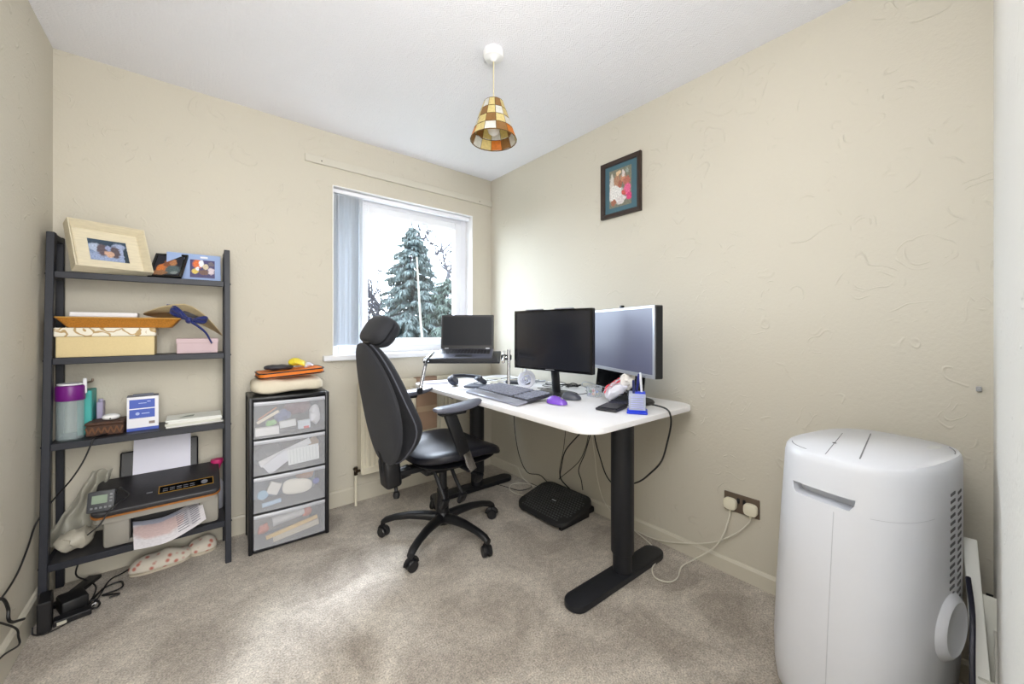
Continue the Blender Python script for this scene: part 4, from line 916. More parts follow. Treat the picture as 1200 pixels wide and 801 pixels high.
party = print_material('party_print', (64, 56, 104), [(.3, .75, .2, .25, (220, 110, 50)), (.45, .8, .1, .2, (240, 240, 250)), (.62, .62, .12, .16, (206, 190, 160)), (.85, .4, .14, .2, (214, 200, 206)), (.2, .35, .14, .14, (216, 190, 90)), (.55, .3, .2, .14, (110, 80, 70)), (.85, .8, .12, .14, (110, 100, 110)), (.3, .5, .08, .1, (230, 230, 240))], namt=.08)
bf = T('photo_folder', 'pale blue card photo folder standing at the right end of top shelf', 'photo folder', (-.01, 2.50, 1.3865), 0)
bluec = M('pale_blue_card', (150, 172, 214), .55)
rot = R3(-12, 0, 0); bm = BM()
for v in wbox(bm, -.108, .102, -.003, .003, 0, .142, .001): v.co = rot @ v.co
O('card', bm, bluec, bf)
bm = BM(); quad(bm, [rot @ Vector(p) for p in ((-.02, -.0045, .018), (.078, -.0045, .018), (.078, -.0045, .112), (-.02, -.0045, .112))]); O('photo', bm, party, bf, smooth=False)
bm = BM(); 
for v in wbox(bm, .02, .05, -.0042, -.0032, .122, .131): v.co = rot @ v.co
O('sticker', bm, paper, bf)

# --- second tier
z2 = 1.0245
cbx = T('gift_box', 'cream textured box with swirl-patterned lid on the second shelf', 'box', (-.305, 2.49, z2))
bm = BM(); wbox(bm, -.150, .150, -.068, .068, 0, .088, .002); O('body', bm, M('cream_card', (220, 200, 152), .8, var=.06, vscale=200, bump=.3, bscale=300), cbx)
sw = bpy.data.materials.new('swirl_lid'); sw.use_nodes = True; N = sw.node_tree.nodes; L = sw.node_tree.links
tc = N.new('ShaderNodeTexCoord'); v = N.new('ShaderNodeTexVoronoi'); v.inputs['Scale'].default_value = 18; wn = N.new('ShaderNodeTexNoise'); wn.inputs['Scale'].default_value = 14; L.new(tc.outputs['Object'], wn.inputs[0])
ad = N.new('ShaderNodeVectorMath'); sc = N.new('ShaderNodeVectorMath'); sc.operation = 'SCALE'; sc.inputs['Scale'].default_value = .08; L.new(wn.outputs['Color'], sc.inputs[0]); L.new(tc.outputs['Object'], ad.inputs[0]); L.new(sc.outputs[0], ad.inputs[1]); L.new(ad.outputs[0], v.inputs['Vector'])
ml = N.new('ShaderNodeMath'); ml.operation = 'MULTIPLY'; ml.inputs[1].default_value = 15; L.new(v.outputs['Distance'], ml.inputs[0]); sn = N.new('ShaderNodeMath'); sn.operation = 'SINE'; L.new(ml.outputs[0], sn.inputs[0])
rp = N.new('ShaderNodeValToRGB'); rp.color_ramp.elements[0].position = .55; rp.color_ramp.elements[1].position = .9; rp.color_ramp.elements[0].color = (*lin((232, 226, 210)), 1); rp.color_ramp.elements[1].color = (*lin((176, 146, 92)), 1)
L.new(sn.outputs[0], rp.inputs[0]); L.new(rp.outputs[0], N['Principled BSDF'].inputs['Base Color'])
bm = BM(); wbox(bm, -.155, .155, -.073, .073, .088, .126, .003); O('lid', bm, sw, cbx)
ty = T('woven_tray', 'orange-brown woven tray lying across the swirl-lidded box', 'tray', (-.262, 2.50, z2 + .127))
bm = BM(); wv = M('woven_rattan', (186, 124, 42), .6, var=.75, vscale=330, bump=.9, bscale=330)
def rr3(w, h, z): return [Vector((x, y, z)) for x, y in rrect(w, h, .012, 3)]
loft(bm, [rr3(.33, .125, 0), rr3(.392, .165, .040), rr3(.398, .171, .043), rr3(.390, .163, .045), rr3(.325, .12, .006)]); O('basket', bm, wv, ty)
bm = BM(); tube(bm, [(*p, .043) for p in rrect(.394, .167, .012, 3) + rrect(.394, .167, .012, 3)[:1]], .003, 6, smooth=False); O('rim', bm, M('tan_rim', (196, 150, 76), .5), ty)
bm = BM(); box(bm, (0, 0, .028), (.205, .085, .055), None, .002); box(bm, (0, 0, .050), (.209, .089, .02), None, .002); o = O('white_box', bm, M('white_card', (240, 238, 240), .5)); o.location = (-.320, 2.505, z2 + .134); tag(o, 'plain white box sitting in the woven tray', 'box')
bm = BM(); box(bm, (0, 0, .037), (.158, .11, .073), None, .002); box(bm, (0, 0, .062), (.161, .113, .022), None, .001); o = O('pink_box', bm, M('dusty_pink_card', (206, 182, 186), .6)); o.location = (.0, 2.505, z2); tag(o, 'dusty pink box under the straw hat on the second shelf', 'box')
# straw hat, tilted on box and tray
hat = T('straw_hat', 'natural straw sun hat with navy ribbon bow resting on the pink box', 'hat', (-.045, 2.505, z2 + .075))
straw = M('straw', (196, 178, 140), .8, var=.2, vscale=40, bump=.8, bscale=220, stretch=(1, 1, 6)); navy = M('navy_satin', (30, 42, 108), .4, sheen=.2)
def hb(x): return 1.235 - 2.2 * max(0, x + .055) ** 1.55 - .12 * max(0, -x - .055) - (z2 + .075)
def hp(r, a, up=0):
    x = -.050 + .150 * r * abs(cos(a)) ** .8 * (1 if cos(a) > 0 else -1); y = 2.508 + .084 * r * sin(a); crown = .034 * max(0, 1 - (r / .52) ** 4) ** .5 if r < .52 else 0
    lip = .045 * max(0, r - .5) * (-sin(a)) * 1.2 + .012 * max(0, r - .5) * sin(3 * a)
    return Vector((x + .045, y - 2.505, hb(x) + crown + lip + up))
bm = BM(); RR = [.03, .15, .3, .42, .49, .52, .56, .7, .85, .97, 1.0]
loft(bm, [[hp(r, 2 * pi * i / 44) for i in range(44)] for r in RR] + [[hp(r, 2 * pi * i / 44, -.004) for i in range(44)] for r in reversed(RR)]); O('crown_and_brim', bm, straw, hat)
bm = BM(); loft(bm, [[hp(r, 2 * pi * i / 44, u) for i in range(44)] for r, u in ((.57, .0015), (.575, .006), (.52, .016), (.50, .004))]); O('ribbon_band', bm, navy, hat)
bm = BM()
def bowl(c, tip, w): # a ribbon loop
    c, tip = Vector(c), Vector(tip); s_ = Vector((.25, -.45, .9)).normalized() * w
    pillow(bm, superell(.5, .5, 2.4, 20), lambda u, v, h: c.lerp(tip, u + .5) + s_ * v * (.35 + 1.0 * (u + .5)) + Vector((0, -h - .006 * sin(14 * v), 0)), .014, .010, 5, 2)
cz = Vector((.012, -.066, .088))
bowl(cz, cz + Vector((-.070, .004, .050)), .044); bowl(cz, cz + Vector((.072, .0, .002)), .046); pillow(bm, superell(.014, .016, 2.5, 16), lambda u, v, h: cz + Vector((u, -h, v)), .018, .01, 4, 2)
for pts in ([cz, cz + Vector((.035, -.006, -.030)), cz + Vector((.064, -.006, -.062)), cz + Vector((.088, -.004, -.115))], [cz, cz + Vector((-.045, -.004, .060)), cz + Vector((-.080, 0, .072))]): tube(bm, pts, lambda t: .012 * (1 - .5 * t), 8, flat=.6)
O('bow', bm, navy, hat)

# --- third tier
z3 = .678
bt = T('glass_bottle', 'clear bottle with a wide purple lid at the left of third shelf', 'bottle', (-.418, 2.445, z3))
bm = BM(); lathe(bm, [(.038, 0), (.041, .004), (.041, .165), (.038, .165), (.038, .006), (.001, .005)], seg=32); O('bottle_wall', bm, M('clear_tritan', (210, 226, 228), .08, alpha=.2), bt)
bm = BM(); lathe(bm, [(.042, .165), (.044, .168), (.044, .222), (.041, .228), (.001, .229)], seg=32); O('lid', bm, M('purple_lid', (112, 26, 124), .35), bt)
bm = BM(); lathe(bm, [(.036, .229), (.038, .231), (.038, .236), (.001, .237)], seg=28); wbox(bm, .036, .048, -.007, .007, .19, .255, .003); O('carry_clip', bm, paper, bt, label='white clip on the lid')
bm = BM(); wbox(bm, -.022, .022, -.055, .055, 0, .195, .003); o = O('teal_box', bm, M('teal_card', (66, 176, 170), .5)); o.location = (-.385, 2.545, z3); tag(o, 'tall teal box standing behind the purple-lidded bottle', 'box')
bm = BM(); wbox(bm, -.010, .010, -.03, .03, 0, .135, .002); cyl(bm, (0, 0, .135), (0, 0, .145), .008, seg=12); o = O('lilac_bottle', bm, M('lilac_plastic', (168, 160, 190), .4)); o.location = (-.345, 2.565, z3); tag(o, 'slim lilac bottle right of the teal box', 'bottle')
bm = BM(); tube(bm, [(-.40, 2.58, .90), (-.375, 2.575, .905), (-.372, 2.575, .918)], .004, 8); wbox(bm, -.41, -.395, 2.572, 2.588, .678, .905, .002); tag(O('tall_bracket', bm, M('taupe_metal', (138, 122, 108), .4, metal=.5)), 'thin taupe bracket rising behind the teal box', 'bracket')
wb = T('wooden_box', 'dark brown carved wooden box on the third shelf', 'box', (-.312, 2.475, z3), -4)
bwood = M('dark_carved_wood', (74, 48, 34), .6, var=.5, vscale=60, bump=.8, bscale=150)
bm = BM(); box(bm, (0, 0, .024), (.115, .10, .046), None, .003); O('body', bm, bwood, wb); bm = BM(); box(bm, (0, 0, .054), (.120, .105, .013), None, .003); O('lid', bm, bwood, wb)
for i in range(11): pass
bm = BM()
for i in range(12): box(bm, (-.052 + i * .0095, -.0508, .024), (.005, .002, .03), R3(0, (i % 2) * 40 - 20, 0))
O('carving', bm, M('carved_mid_brown', (112, 72, 42), .6), wb, smooth=False, kind='stuff')  # slanted carving strips in a paler brown than the box
gd = T('earbud_case', 'small white rounded gadget on the brown wooden box', 'gadget', (-.300, 2.462, z3 + .0615)); bm = BM()
pillow(bm, superell(.029, .022, 2.4, 28), lambda u, v, h: (u, v, .013 + h), .014, .013, 6, 2.2); O('case', bm, white_pl, gd); bm = BM(); cyl(bm, (0, -.021, .008), (0, -.0225, .008), .003, seg=8); O('port', bm, black_pl, gd)
bb = T('boxed_product', 'white and blue upright carton on the third shelf', 'box', (-.197, 2.478, z3), 3)
bm = BM(); wbox(bm, -.053, .053, -.035, .035, 0, .155, .001); O('carton', bm, M('carton_white', (236, 236, 242), .5), bb)
bl = M('carton_blue', (66, 92, 186), .5); bm = BM(); wbox(bm, -.045, .040, -.0358, -.0351, .103, .143); O('blue_panel', bm, bl, bb, smooth=False); bm = BM(); wbox(bm, -.045, .040, -.0358, -.0351, .058, .098); O('blue_panel', bm, bl, bb, smooth=False); bm = BM(); wbox(bm, -.0532, .0532, -.0358, -.0351, 0, .014); wbox(bm, .0531, .0536, -.0355, .0355, 0, .014); O('blue_strip', bm, bl, bb, smooth=False)
bm = BM(); wbox(bm, -.015, .012, -.0364, -.0359, .124, .127); wbox(bm, .014, .026, -.0364, -.0359, .130, .134); wbox(bm, -.005, .022, -.0364, -.0359, .076, .080)
prism(bm, superell(.007, .007, 2, 16, -.018, .078), -.0005, .0001, T3(0, -.0359, 0) @ R3(90, 0, 0)); O('print_marks', bm, M('pale_blue_print', (170, 186, 230), .5), bb, smooth=False)
bm = BM(); wbox(bm, .020, .040, -.0358, -.0351, .028, .040); O('code_label', bm, M('label_grey_brown', (138, 124, 120), .6), bb, smooth=False)
bm = BM(); prism(bm, [(-.053, -.035), (.053, -.035), (.053, .035), (-.053, .035)], .155, .1565); wbox(bm, -.035, .035, .0, .03, .1565, .162); O('top_flap', bm, M('flap_grey', (120, 124, 140), .6), bb, smooth=False)
for i, (rz, dz, w, lb, rgb) in enumerate(((3, 0, .215, 'white booklet at the bottom of the stack on third shelf', (232, 232, 226)), (-2, .009, .21, 'cream-white booklet in the middle of the stack on third shelf', (226, 226, 214)), (4, .018, .205, 'pale booklet second from top of the stack on third shelf', (238, 238, 232)), (0, .027, .21, 'white magazine with small grey picture topping the third shelf stack', (234, 236, 230)))):
    bk = T('booklet', lb, 'booklet', (-.012, 2.485, z3 + dz + .0005), rz, 'booklets stacked on the third shelf'); bm = BM(); box(bm, (0, 0, .004), (w, .15, .0085), None, .001); O('pages', bm, M('booklet_paper_%d' % i, rgb, .6), bk)
    if i == 3:
        bm = BM(); prism(bm, [(-.06, -.03), (-.005, -.02), (.0, .02), (-.03, .01)], .0084, .0090); O('cover_picture', bm, M('grey_green_print', (130, 140, 132), .5), bk, smooth=False)

# --- bottom tier: printer
z4 = .2055
pr = T('printer', 'dark-topped inkjet printer with grey body on the bottom shelf', 'printer', (-.125, 2.45, z4), 0)
pg = M('printer_warm_grey', (150, 146, 138), .4); pdk = M('printer_dark_top', (48, 47, 50), .4, bump=.3, bscale=200); gold = M('gold_trim', (196, 150, 62), .4, metal=.4)
PW = .43; x0, x1 = -.218, .205; yf, yb = -.115, .085
bm = BM(); wbox(bm, x0 + .03, x0 + .115, yf + .02, yb, .0, .145, .015, 2); wbox(bm, x1 - .075, x1, yf + .02, yb, .0, .145, .015, 2); wbox(bm, x0 + .1, x1 - .07, -.01, yb, 0, .145, .004); wbox(bm, x0 + .1, x1 - .07, yf + .03, -.01, 0, .02, .003); O('body', bm, pg, pr)
bm = BM(); wbox(bm, x0 + .115, x1 - .075, -.013, -.0105, .02, .13); wbox(bm, x0 + .1145, x0 + .1165, yf + .03, -.01, .02, .14); wbox(bm, x1 - .0765, x1 - .0745, yf + .03, -.01, .02, .14); O('paper_slot', bm, black_pl, pr)
def topz(y): return .165 + (y - yf) * .42
bm = BM(); vs = prism(bm, rrect(x1 - x0 + .01, yb - yf, .03, 5, (x0 + x1) / 2, (yf + yb) / 2), 0, .02, None, .004)
for v in vs: v.co.z += topz(v.co.y) - .02
O('top_cover', bm, pdk, pr); bm = BM(); vs = prism(bm, rrect(x1 - x0 + .013, yb - yf + .003, .03, 5, (x0 + x1) / 2, (yf + yb) / 2), -.006, .0, None)
for v in vs: v.co.z += topz(v.co.y) - .02
O('gold_trim', bm, M('copper_trim', (172, 112, 58), .4, metal=.5), pr, label='copper-coloured trim line')
bm = BM(); vs = prism(bm, rrect(x1 - x0, yb - yf - .01, .03, 5, (x0 + x1) / 2, (yf + yb) / 2 + .003), -.035, -.006, None)
for v in vs: v.co.z += topz(v.co.y) - .02
O('upper_body', bm, pg, pr)
bm = BM(); tilt = R3(math.degrees(math.atan(.42)), 0, 0)
cpx, cpy = .085, -.055
def onpanel(bm, u0, u1, v0, v1, h0, h1):
    for v in wbox(bm, u0, u1, v0, v1, h0, h1): v.co = T3(cpx, cpy, topz(cpy) + .0005) @ tilt @ v.co
onpanel(bm, -.10, .10, .028, .031, 0, .0015); onpanel(bm, -.10, .10, -.019, -.016, 0, .0015); onpanel(bm, -.10, -.097, -.016, .028, 0, .0015); onpanel(bm, .097, .10, -.016, .028, 0, .0015); O('panel_outline', bm, gold, pr, label='gold outline of the control panel', smooth=False)
bm = BM(); onpanel(bm, -.096, .096, -.015, .027, 0, .0008); O('control_panel', bm, gloss_black, pr)
bm = BM()
for k in range(5): onpanel(bm, -.085 + k * .024, -.067 + k * .024, .006, .010, .0008, .0012); onpanel(bm, -.085 + k * .024, -.067 + k * .024, -.006, -.003, .0008, .0012)
vs = lathe(bm, [(.013, .0008), (.013, .002), (.009, .002), (.009, .001)], (0, 0, 0), 20)
for v in vs: v.co = T3(cpx, cpy, topz(cpy) + .0005) @ tilt @ (v.co + Vector((.065, .006, 0)))
onpanel(bm, -.14, -.12, .0, .006, 0, .001); O('button', bm, silver, pr, kind='stuff')
bm = BM(); mtp = T3(-.008, .085, topz(.085) - .02) @ R3(-16, 0, 0)
for a, b in ((-.15, -.10), (.10, .135)):
    for v in wbox(bm, a, b, 0, .008, 0, .13 if a < 0 else .16, .006): v.co = mtp @ v.co
for v in wbox(bm, -.13, .13, .004, .010, 0, .06, .002): v.co = mtp @ v.co
O('paper_support', bm, black_pl, pr)
bm = BM(); ppm = T3(-.125 - .008, 2.45 + .085, z4 + topz(.085) - .02) @ R3(-16, 0, 0)
for v in wbox(bm, -.105, .105, -.006, -.002, .0, .215): v.co = ppm @ v.co
tag(O('blank_paper', bm, M('printer_paper', (226, 226, 240), .7), smooth=False), 'sheets of blank white paper standing in the back of the printer', 'paper')
pprint = print_material('printed_sheet', (226, 222, 226), [(.35, .55, .4, .3, (214, 190, 188)), (.82, .5, .12, .4, (196, 194, 200)), (.3, .9, .4, .12, (176, 180, 196))], grain=.08)
def shf(u, v):
    x = -.225 + .235 * u; y = 2.40 - .155 * (1 - v) - .025 * (1 - u) * (1 - v); z = .255 - .022 * (1 - v) + .028 * abs(u - .45) ** 1.5 * 3 + .028 * u - .03 * (1 - v) ** 2; return (x + .05 * u * 0 + .02 * (1 - v), y + .02 * u, z)
bm = BM(); grid(bm, 12, 8, shf, .0008); tag(O('printed_sheet', bm, pprint), 'curled printed sheet hanging out of the printer front', 'paper')
bm = BM()
for k in range(9):
    for j in range(2):
        u0 = .66 + .03 * 0; v0 = .12 + k * .085
        a, b = Vector(shf(.60 + j * .2, v0)), Vector(shf(.76 + j * .17, v0)); c_, d_ = Vector(shf(.76 + j * .17, v0 + .025)), Vector(shf(.60 + j * .2, v0 + .025)); bm.faces.new([bm.verts.new(p + Vector((0, 0, .0018))) for p in (a, b, c_, d_)])
o = O('text_lines', bm, M('ink_grey', (120, 118, 130), .7), bpy.data.objects['printed_sheet'], smooth=False)
# lcd gadget
lc = T('lcd_monitor', 'small grey display unit with buttons standing left of the printer', 'gadget', (-.318, 2.352, .372), -8); bm = BM(); gm = M('gadget_grey', (72, 74, 78), .45)
rot = R3(-14, 0, 0)
for v in wbox(bm, -.042, .042, -.008, .018, 0, .085, .006, 2): v.co = rot @ v.co
O('body', bm, gm, lc); bm = BM()
for v in wbox(bm, -.027, .020, -.0088, -.008, .035, .068): v.co = rot @ v.co
O('display', bm, M('lcd_green', (142, 158, 140), .25), lc); bm = BM()
for i in range(5):
    for v in wbox(bm, -.03 + i * .014, -.022 + i * .014, -.0095, -.008, .014, .022, .001): v.co = rot @ v.co
for i in range(3):
    for v in wbox(bm, .027, .035, -.0095, -.008, .036 + i * .013, .044 + i * .013, .001): v.co = rot @ v.co
O('button', bm, M('button_silver', (130, 132, 136), .4), lc, kind='stuff')
cable('gadget_cable', [(-.275, 2.37, .43), (-.262, 2.37, .455), (-.25, 2.37, .44), (-.235, 2.37, .415), (-.262, 2.345, .40), (-.29, 2.335, .375), (-.315, 2.32, .33), (-.35, 2.315, .30)], .0028, blk_cable, 'thin black lead looping beside the small grey display unit')
# translucent plastic bag
bgm = M('polythene', (204, 202, 188), .3, alpha=.42, bump=1., bscale=30)
bm = BM()
def bagf(u, v):
    x = -.455 + .12 * v * .95 + (u - .5) * (.13 - .08 * v); y = 2.50 + .02 * sin(u * 9 + v * 4) + (.05 * v); z = .215 + .29 * v; p = Vector((x, y, z)) * 14
    return (x + noise.noise(p) * .02, y + noise.noise(p + Vector((5, 0, 0))) * .03, z + noise.noise(p + Vector((0, 7, 0))) * .018)
grid(bm, 18, 22, bagf, .0006)
bag = O('plastic_bag', bm, bgm); tag(bag, 'crumpled translucent plastic bag at the left of the bottom shelf', 'bag')
bm = BM(); pillow(bm, superell(.055, .045, 2.6, 36), lambda u, v, h: tuple(Vector((-.405 + u, 2.44 + v, .245 + h)) + Vector((1, 1, 1)) * .012 * noise.noise(Vector((u, v, h)) * 40)), .045, .036, 7, 2.2); tag(O('filled_bag', bm, M('bag_white', (196, 190, 174), .4, bump=1., bscale=40, alpha=.75)), 'small lumpy clear bag of parts on the bottom shelf left end', 'bag')
# pink spray gun
sp = T('spray_bottle', 'small bottle with a hot pink round top right of the printer', 'bottle', (.078, 2.535, z4)); bm = BM()
lathe(bm, [(.024, 0), (.026, .004), (.026, .13), (.012, .16), (.012, .175)], seg=20); O('bottle_body', bm, M('bottle_grey', (190, 190, 200), .3), sp)
bm = BM(); lathe(bm, [(.012, .165), (.010, .20), (.016, .215), (.022, .23), (.028, .244), (.026, .256), (.001, .262)], seg=20); O('pink_top', bm, M('hot_pink', (196, 44, 110), .35), sp)
# floral slippers on floor beneath
flo = bpy.data.materials.new('floral_fabric'); flo.use_nodes = True; N = flo.node_tree.nodes; L = flo.node_tree.links; tc = N.new('ShaderNodeTexCoord'); v = N.new('ShaderNodeTexVoronoi'); v.inputs['Scale'].default_value = 38; L.new(tc.outputs['Object'], v.inputs[0])
rp = N.new('ShaderNodeValToRGB'); e = rp.color_ramp.elements; e[0].position = .18; e[0].color = (*lin((196, 120, 104)), 1); e[1].position = .42; e[1].color = (*lin((222, 214, 200)), 1); L.new(v.outputs['Distance'], rp.inputs[0]); L.new(rp.outputs[0], N['Principled BSDF'].inputs['Base Color']); N['Principled BSDF'].inputs['Roughness'].default_value = .9
for x, y, rz, lb in ((-.135, 2.50, 6, 'floral soft slipper under the printer sheet on the carpet'), (.02, 2.535, 10, 'floral soft slipper nearer the right post of the ladder shelf')):
    sl = T('slipper', lb, 'slipper', (x, y, 0.002), rz); bm = BM(); pillow(bm, superell(.115 if x < 0 else .06, .048, 2.3, 36), lambda u, v, h: (u, v, .022 + h + .012 * noise.noise(Vector((u * 20, v * 20, 0)))), .05, .022, 7, 2.2); O('upper', bm, flo, sl); bm = BM(); prism(bm, superell(.112 if x < 0 else .058, .046, 2.3, 32), 0, .01); O('sole', bm, M('slipper_sole', (196, 186, 168), .8), sl)
# extension block and brick on floor
eb = T('extension_block', 'black extension block standing by the left post of the shelf', 'extension lead', (-.452, 2.27, .002), 8); bm = BM(); wbox(bm, -.018, .018, -.05, .05, 0, .115, .004); O('body', bm, black_pl, eb)
bm = BM(); wbox(bm, .02, .12, -.035, .01, 0, .022, .003); O('lower_block', bm, black_pl, eb); bm = BM(); wbox(bm, .03, .055, -.0375, -.0345, .004, .016); O('switch', bm, M('switch_cream', (200, 196, 180), .5), eb)
bm = BM(); box(bm, (0, 0, .031), (.075, .095, .06), None, .008, 2); o = O('power_brick', bm, M('brick_black', (20, 20, 22), .5)); o.location = (-.395, 2.345, .001); o.rotation_euler = (0, 0, .35); tag(o, 'black power brick on the carpet behind the left shelf post', 'adapter')
bm = BM(); cyl(bm, (-.37, 2.262, .012), (-.325, 2.31, .014), .004, seg=10); tag(O('white_stick', bm, paper), 'short white stick lying across black cables on the carpet', 'stick')
bm = BM(); box(bm, (-.405, 2.478, .010), (.05, .20, .016), R3(0, 0, -25), .003); tag(O('flat_case', bm, black_pl), 'flat black case lying beneath the bottom shelf', 'case')

# ================================================================ DRAWER TOWER
dt = T('drawer_tower', 'black four-drawer tower with clear plastic fronts beside the radiator', 'drawers', (.388, 2.45, 0), -2)
tw, td, th = .355, .26, .795; fyy = -.135
blk = M('tower_black', (22, 23, 27), .4, bump=.1)
bm = BM()
for s in (-1, 1):
    wbox(bm, s * tw / 2 - .010, s * tw / 2 + .010, fyy, fyy + .018, 0, th, .005, 2); wbox(bm, s * tw / 2 - .010, s * tw / 2 + .010, fyy + td - .018, fyy + td, 0, th, .005)
wbox(bm, -tw / 2 - .009, tw / 2 + .009, fyy + .002, fyy + td, th - .018, th, .006, 2)
O('frame', bm, blk, dt)
bm = BM()
for s in (-1, 1): wbox(bm, s * (tw / 2) - .004, s * (tw / 2) + .004, fyy + .018, fyy + td - .018, .01, th - .02)
wbox(bm, -tw / 2, tw / 2, fyy + td - .008, fyy + td - .002, .01, th - .02); O('side_panel', bm, blk, dt)
bands = [(.585, .775), (.397, .578), (.208, .390), (.022, .200)]
for z0, z1 in bands:
    bm = BM(); wbox(bm, -tw / 2 + .01, tw / 2 - .01, fyy + .001, fyy + td - .02, z0 - .012, z0 - .006, .001); wbox(bm, -tw / 2 + .01, tw / 2 - .01, fyy - .001, fyy + .012, z0 - .016, z0 - .002, .003); O('cross_rail', bm, blk, dt)
front_m = M('frosted_front', (236, 238, 244), .12, alpha=.22); lip_m = M('frosted_lip', (216, 218, 226), .25, alpha=.72)
def bow(x): return -.010 * (1 - (x / (tw / 2)) ** 2)
for z0, z1 in bands:
    w = tw / 2 - .013; bm = BM(); xs = [-w + 2 * w * i / 12 for i in range(13)]
    loft(bm, [[(x, fyy + bow(x) + .001, z) for x in xs] + [(x, fyy + bow(x) + .0032, z) for x in reversed(xs)] for z in (z0, z1 - .022)]); dr = O('drawer', bm, front_m, dt, smooth=False)
    bm = BM(); loft(bm, [[(x, fyy + bow(x) - (.004 if k == 1 else .001), z) for x in xs] + [(x, fyy + bow(x) + .006, z) for x in reversed(xs)] for k, z in enumerate((z1 - .022, z1 - .012, z1 - .004))]); O('lip_handle', bm, lip_m, dr, smooth=False)
    bm = BM(); wbox(bm, -w, w, fyy + .006, fyy + td - .02, z0, z0 + .002); wbox(bm, -w, -w + .002, fyy + .006, fyy + td - .02, z0 + .002, z1 - .03); wbox(bm, w - .002, w, fyy + .006, fyy + td - .02, z0 + .002, z1 - .03); O('tray', bm, M('frosted_tray', (210, 212, 220), .3, alpha=.25), dr, smooth=False)
DM = WM[dt.name]
def inside(name, lb, cat, x, y, z, s, rot, mt, shape='box'):
    bm = BM()
    if shape == 'box': box(bm, (0, 0, 0), s, None, min(s) * .08)
    elif shape == 'disc': pillow(bm, superell(s[0] / 2, s[2] / 2, 2.0, 28), lambda u, v, h: (u, h, v), s[1] / 2, s[1] / 2, 4, 4)
    elif shape == 'egg': pillow(bm, superell(s[0] / 2, s[2] / 2, 2.7, 32), lambda u, v, h: (u, h, v * (1 - .25 * u / s[0])), s[1] / 2, s[1] / 2, 5, 2.4)
    elif shape == 'lump': pillow(bm, superell(s[0] / 2, s[2] / 2, 2.2, 30), lambda u, v, h: tuple(Vector((u, h, v)) + Vector((1, 1, 1)) * .01 * noise.noise(Vector((u, v, h)) * 45)), s[1] / 2, s[1] / 2, 6, 2)
    elif shape == 'roll': cyl(bm, (-s[0] / 2, 0, 0), (s[0] / 2, 0, 0), s[2] / 2, seg=20)
    o = O(name, bm, mt); o.matrix_world = DM @ T3(x, y, z) @ rot; tag(o, lb, cat); return o
g = lambda n, c, r=.6: M('item_' + n, c, r)
z = .588
inside('card_box', 'white carton front left inside the top clear drawer', 'box', -.105, -.112, z + .026, (.105, .02, .042), R3(), g('white', (236, 234, 236)))
inside('wooden_ruler', 'cream slat with orange edge leaning in the top drawer', 'ruler', -.10, -.095, z + .095, (.11, .008, .014), R3(0, -28, 0), g('cream', (236, 222, 196)))
inside('orange_pencil', 'orange pencil leaning above the cream slat in the top drawer', 'pencil', -.102, -.085, z + .112, (.10, .006, .007), R3(0, -34, 0), g('orange', (206, 120, 50)), 'roll')
inside('green_sponge', 'bright green item at the left of the top drawer', 'sponge', -.085, -.09, z + .062, (.05, .02, .028), R3(0, 4, 0), g('green', (120, 190, 90)), 'lump')
inside('blue_pouch', 'dark blue folded pouch in the middle of the top drawer', 'pouch', -.03, -.05, z + .085, (.085, .04, .06), R3(0, -8, 0), g('blue', (72, 90, 150)), 'lump')
inside('card_box', 'pale box in the middle front of the top drawer', 'box', -.012, -.11, z + .052, (.075, .02, .035), R3(0, -4, 0), g('pale', (226, 228, 230)))
inside('battery_pack', 'black strip under the pale middle box in the top drawer', 'strip', -.012, -.112, z + .020, (.075, .02, .018), R3(), g('black', (40, 40, 46)))
inside('card_box', 'white and red box right of centre in the top drawer', 'box', .065, -.112, z + .038, (.06, .02, .045), R3(0, -3, 0), g('grey', (206, 214, 226)))
inside('red_tag', 'small red tag on the right-hand box in the top drawer', 'tag', .075, -.1235, z + .022, (.026, .003, .012), R3(0, -3, 0), g('red', (214, 60, 60)))
inside('maroon_cloth', 'maroon cloth bundle at the back of the top drawer', 'cloth', .045, -.02, z + .115, (.14, .07, .07), R3(), g('maroon', (112, 50, 62), .9), 'lump')
inside('white_pouch', 'white pouch at the right end of the top drawer', 'pouch', .125, -.07, z + .075, (.06, .05, .11), R3(), g('pouchwhite', (232, 232, 240), .5), 'lump')
z = .40
inside('envelope', 'white envelope corner slanting up in the second drawer', 'envelope', -.02, -.10, z + .085, (.25, .006, .035), R3(0, -20, 0), g('env', (236, 236, 240)))
inside('folded_paper', 'folded white sheet standing at the left of the second drawer', 'paper', -.06, -.115, z + .045, (.12, .006, .06), R3(0, -35, 0), g('fold', (222, 224, 234)))
lc2 = inside('lined_card', 'white card with faint print at the right of the second drawer', 'card', .062, -.122, z + .064, (.150, .004, .085), R3(0, -3, 0), g('card', (232, 236, 238)))
bm = BM()
for i in range(9):
    for v in wbox(bm, -.065 + i * .0155, -.063 + i * .0155, -.0026, -.0021, -.035, .035): pass
O('ruled_line', bm, g('line', (178, 186, 190)), lc2, smooth=False)
inside('grey_cloth', 'dark grey cloth at the back left of the second drawer', 'cloth', -.09, -.02, z + .065, (.14, .08, .11), R3(), g('gcloth', (96, 100, 110), .9), 'lump')
inside('brown_bag', 'tan paper bag at the back right of the second drawer', 'bag', .125, -.04, z + .075, (.06, .06, .11), R3(), g('tan', (196, 160, 116), .9), 'lump')
z = .212
inside('blue_disc', 'pale blue round tin at the left of the third drawer', 'tin', -.125, -.105, z + .072, (.05, .016, .05), R3(), g('pblue', (140, 186, 220)), 'disc')
inside('white_box', 'tilted white box left of centre in the third drawer', 'box', -.075, -.10, z + .095, (.055, .02, .06), R3(0, 24, 0), g('wb', (236, 232, 228)))
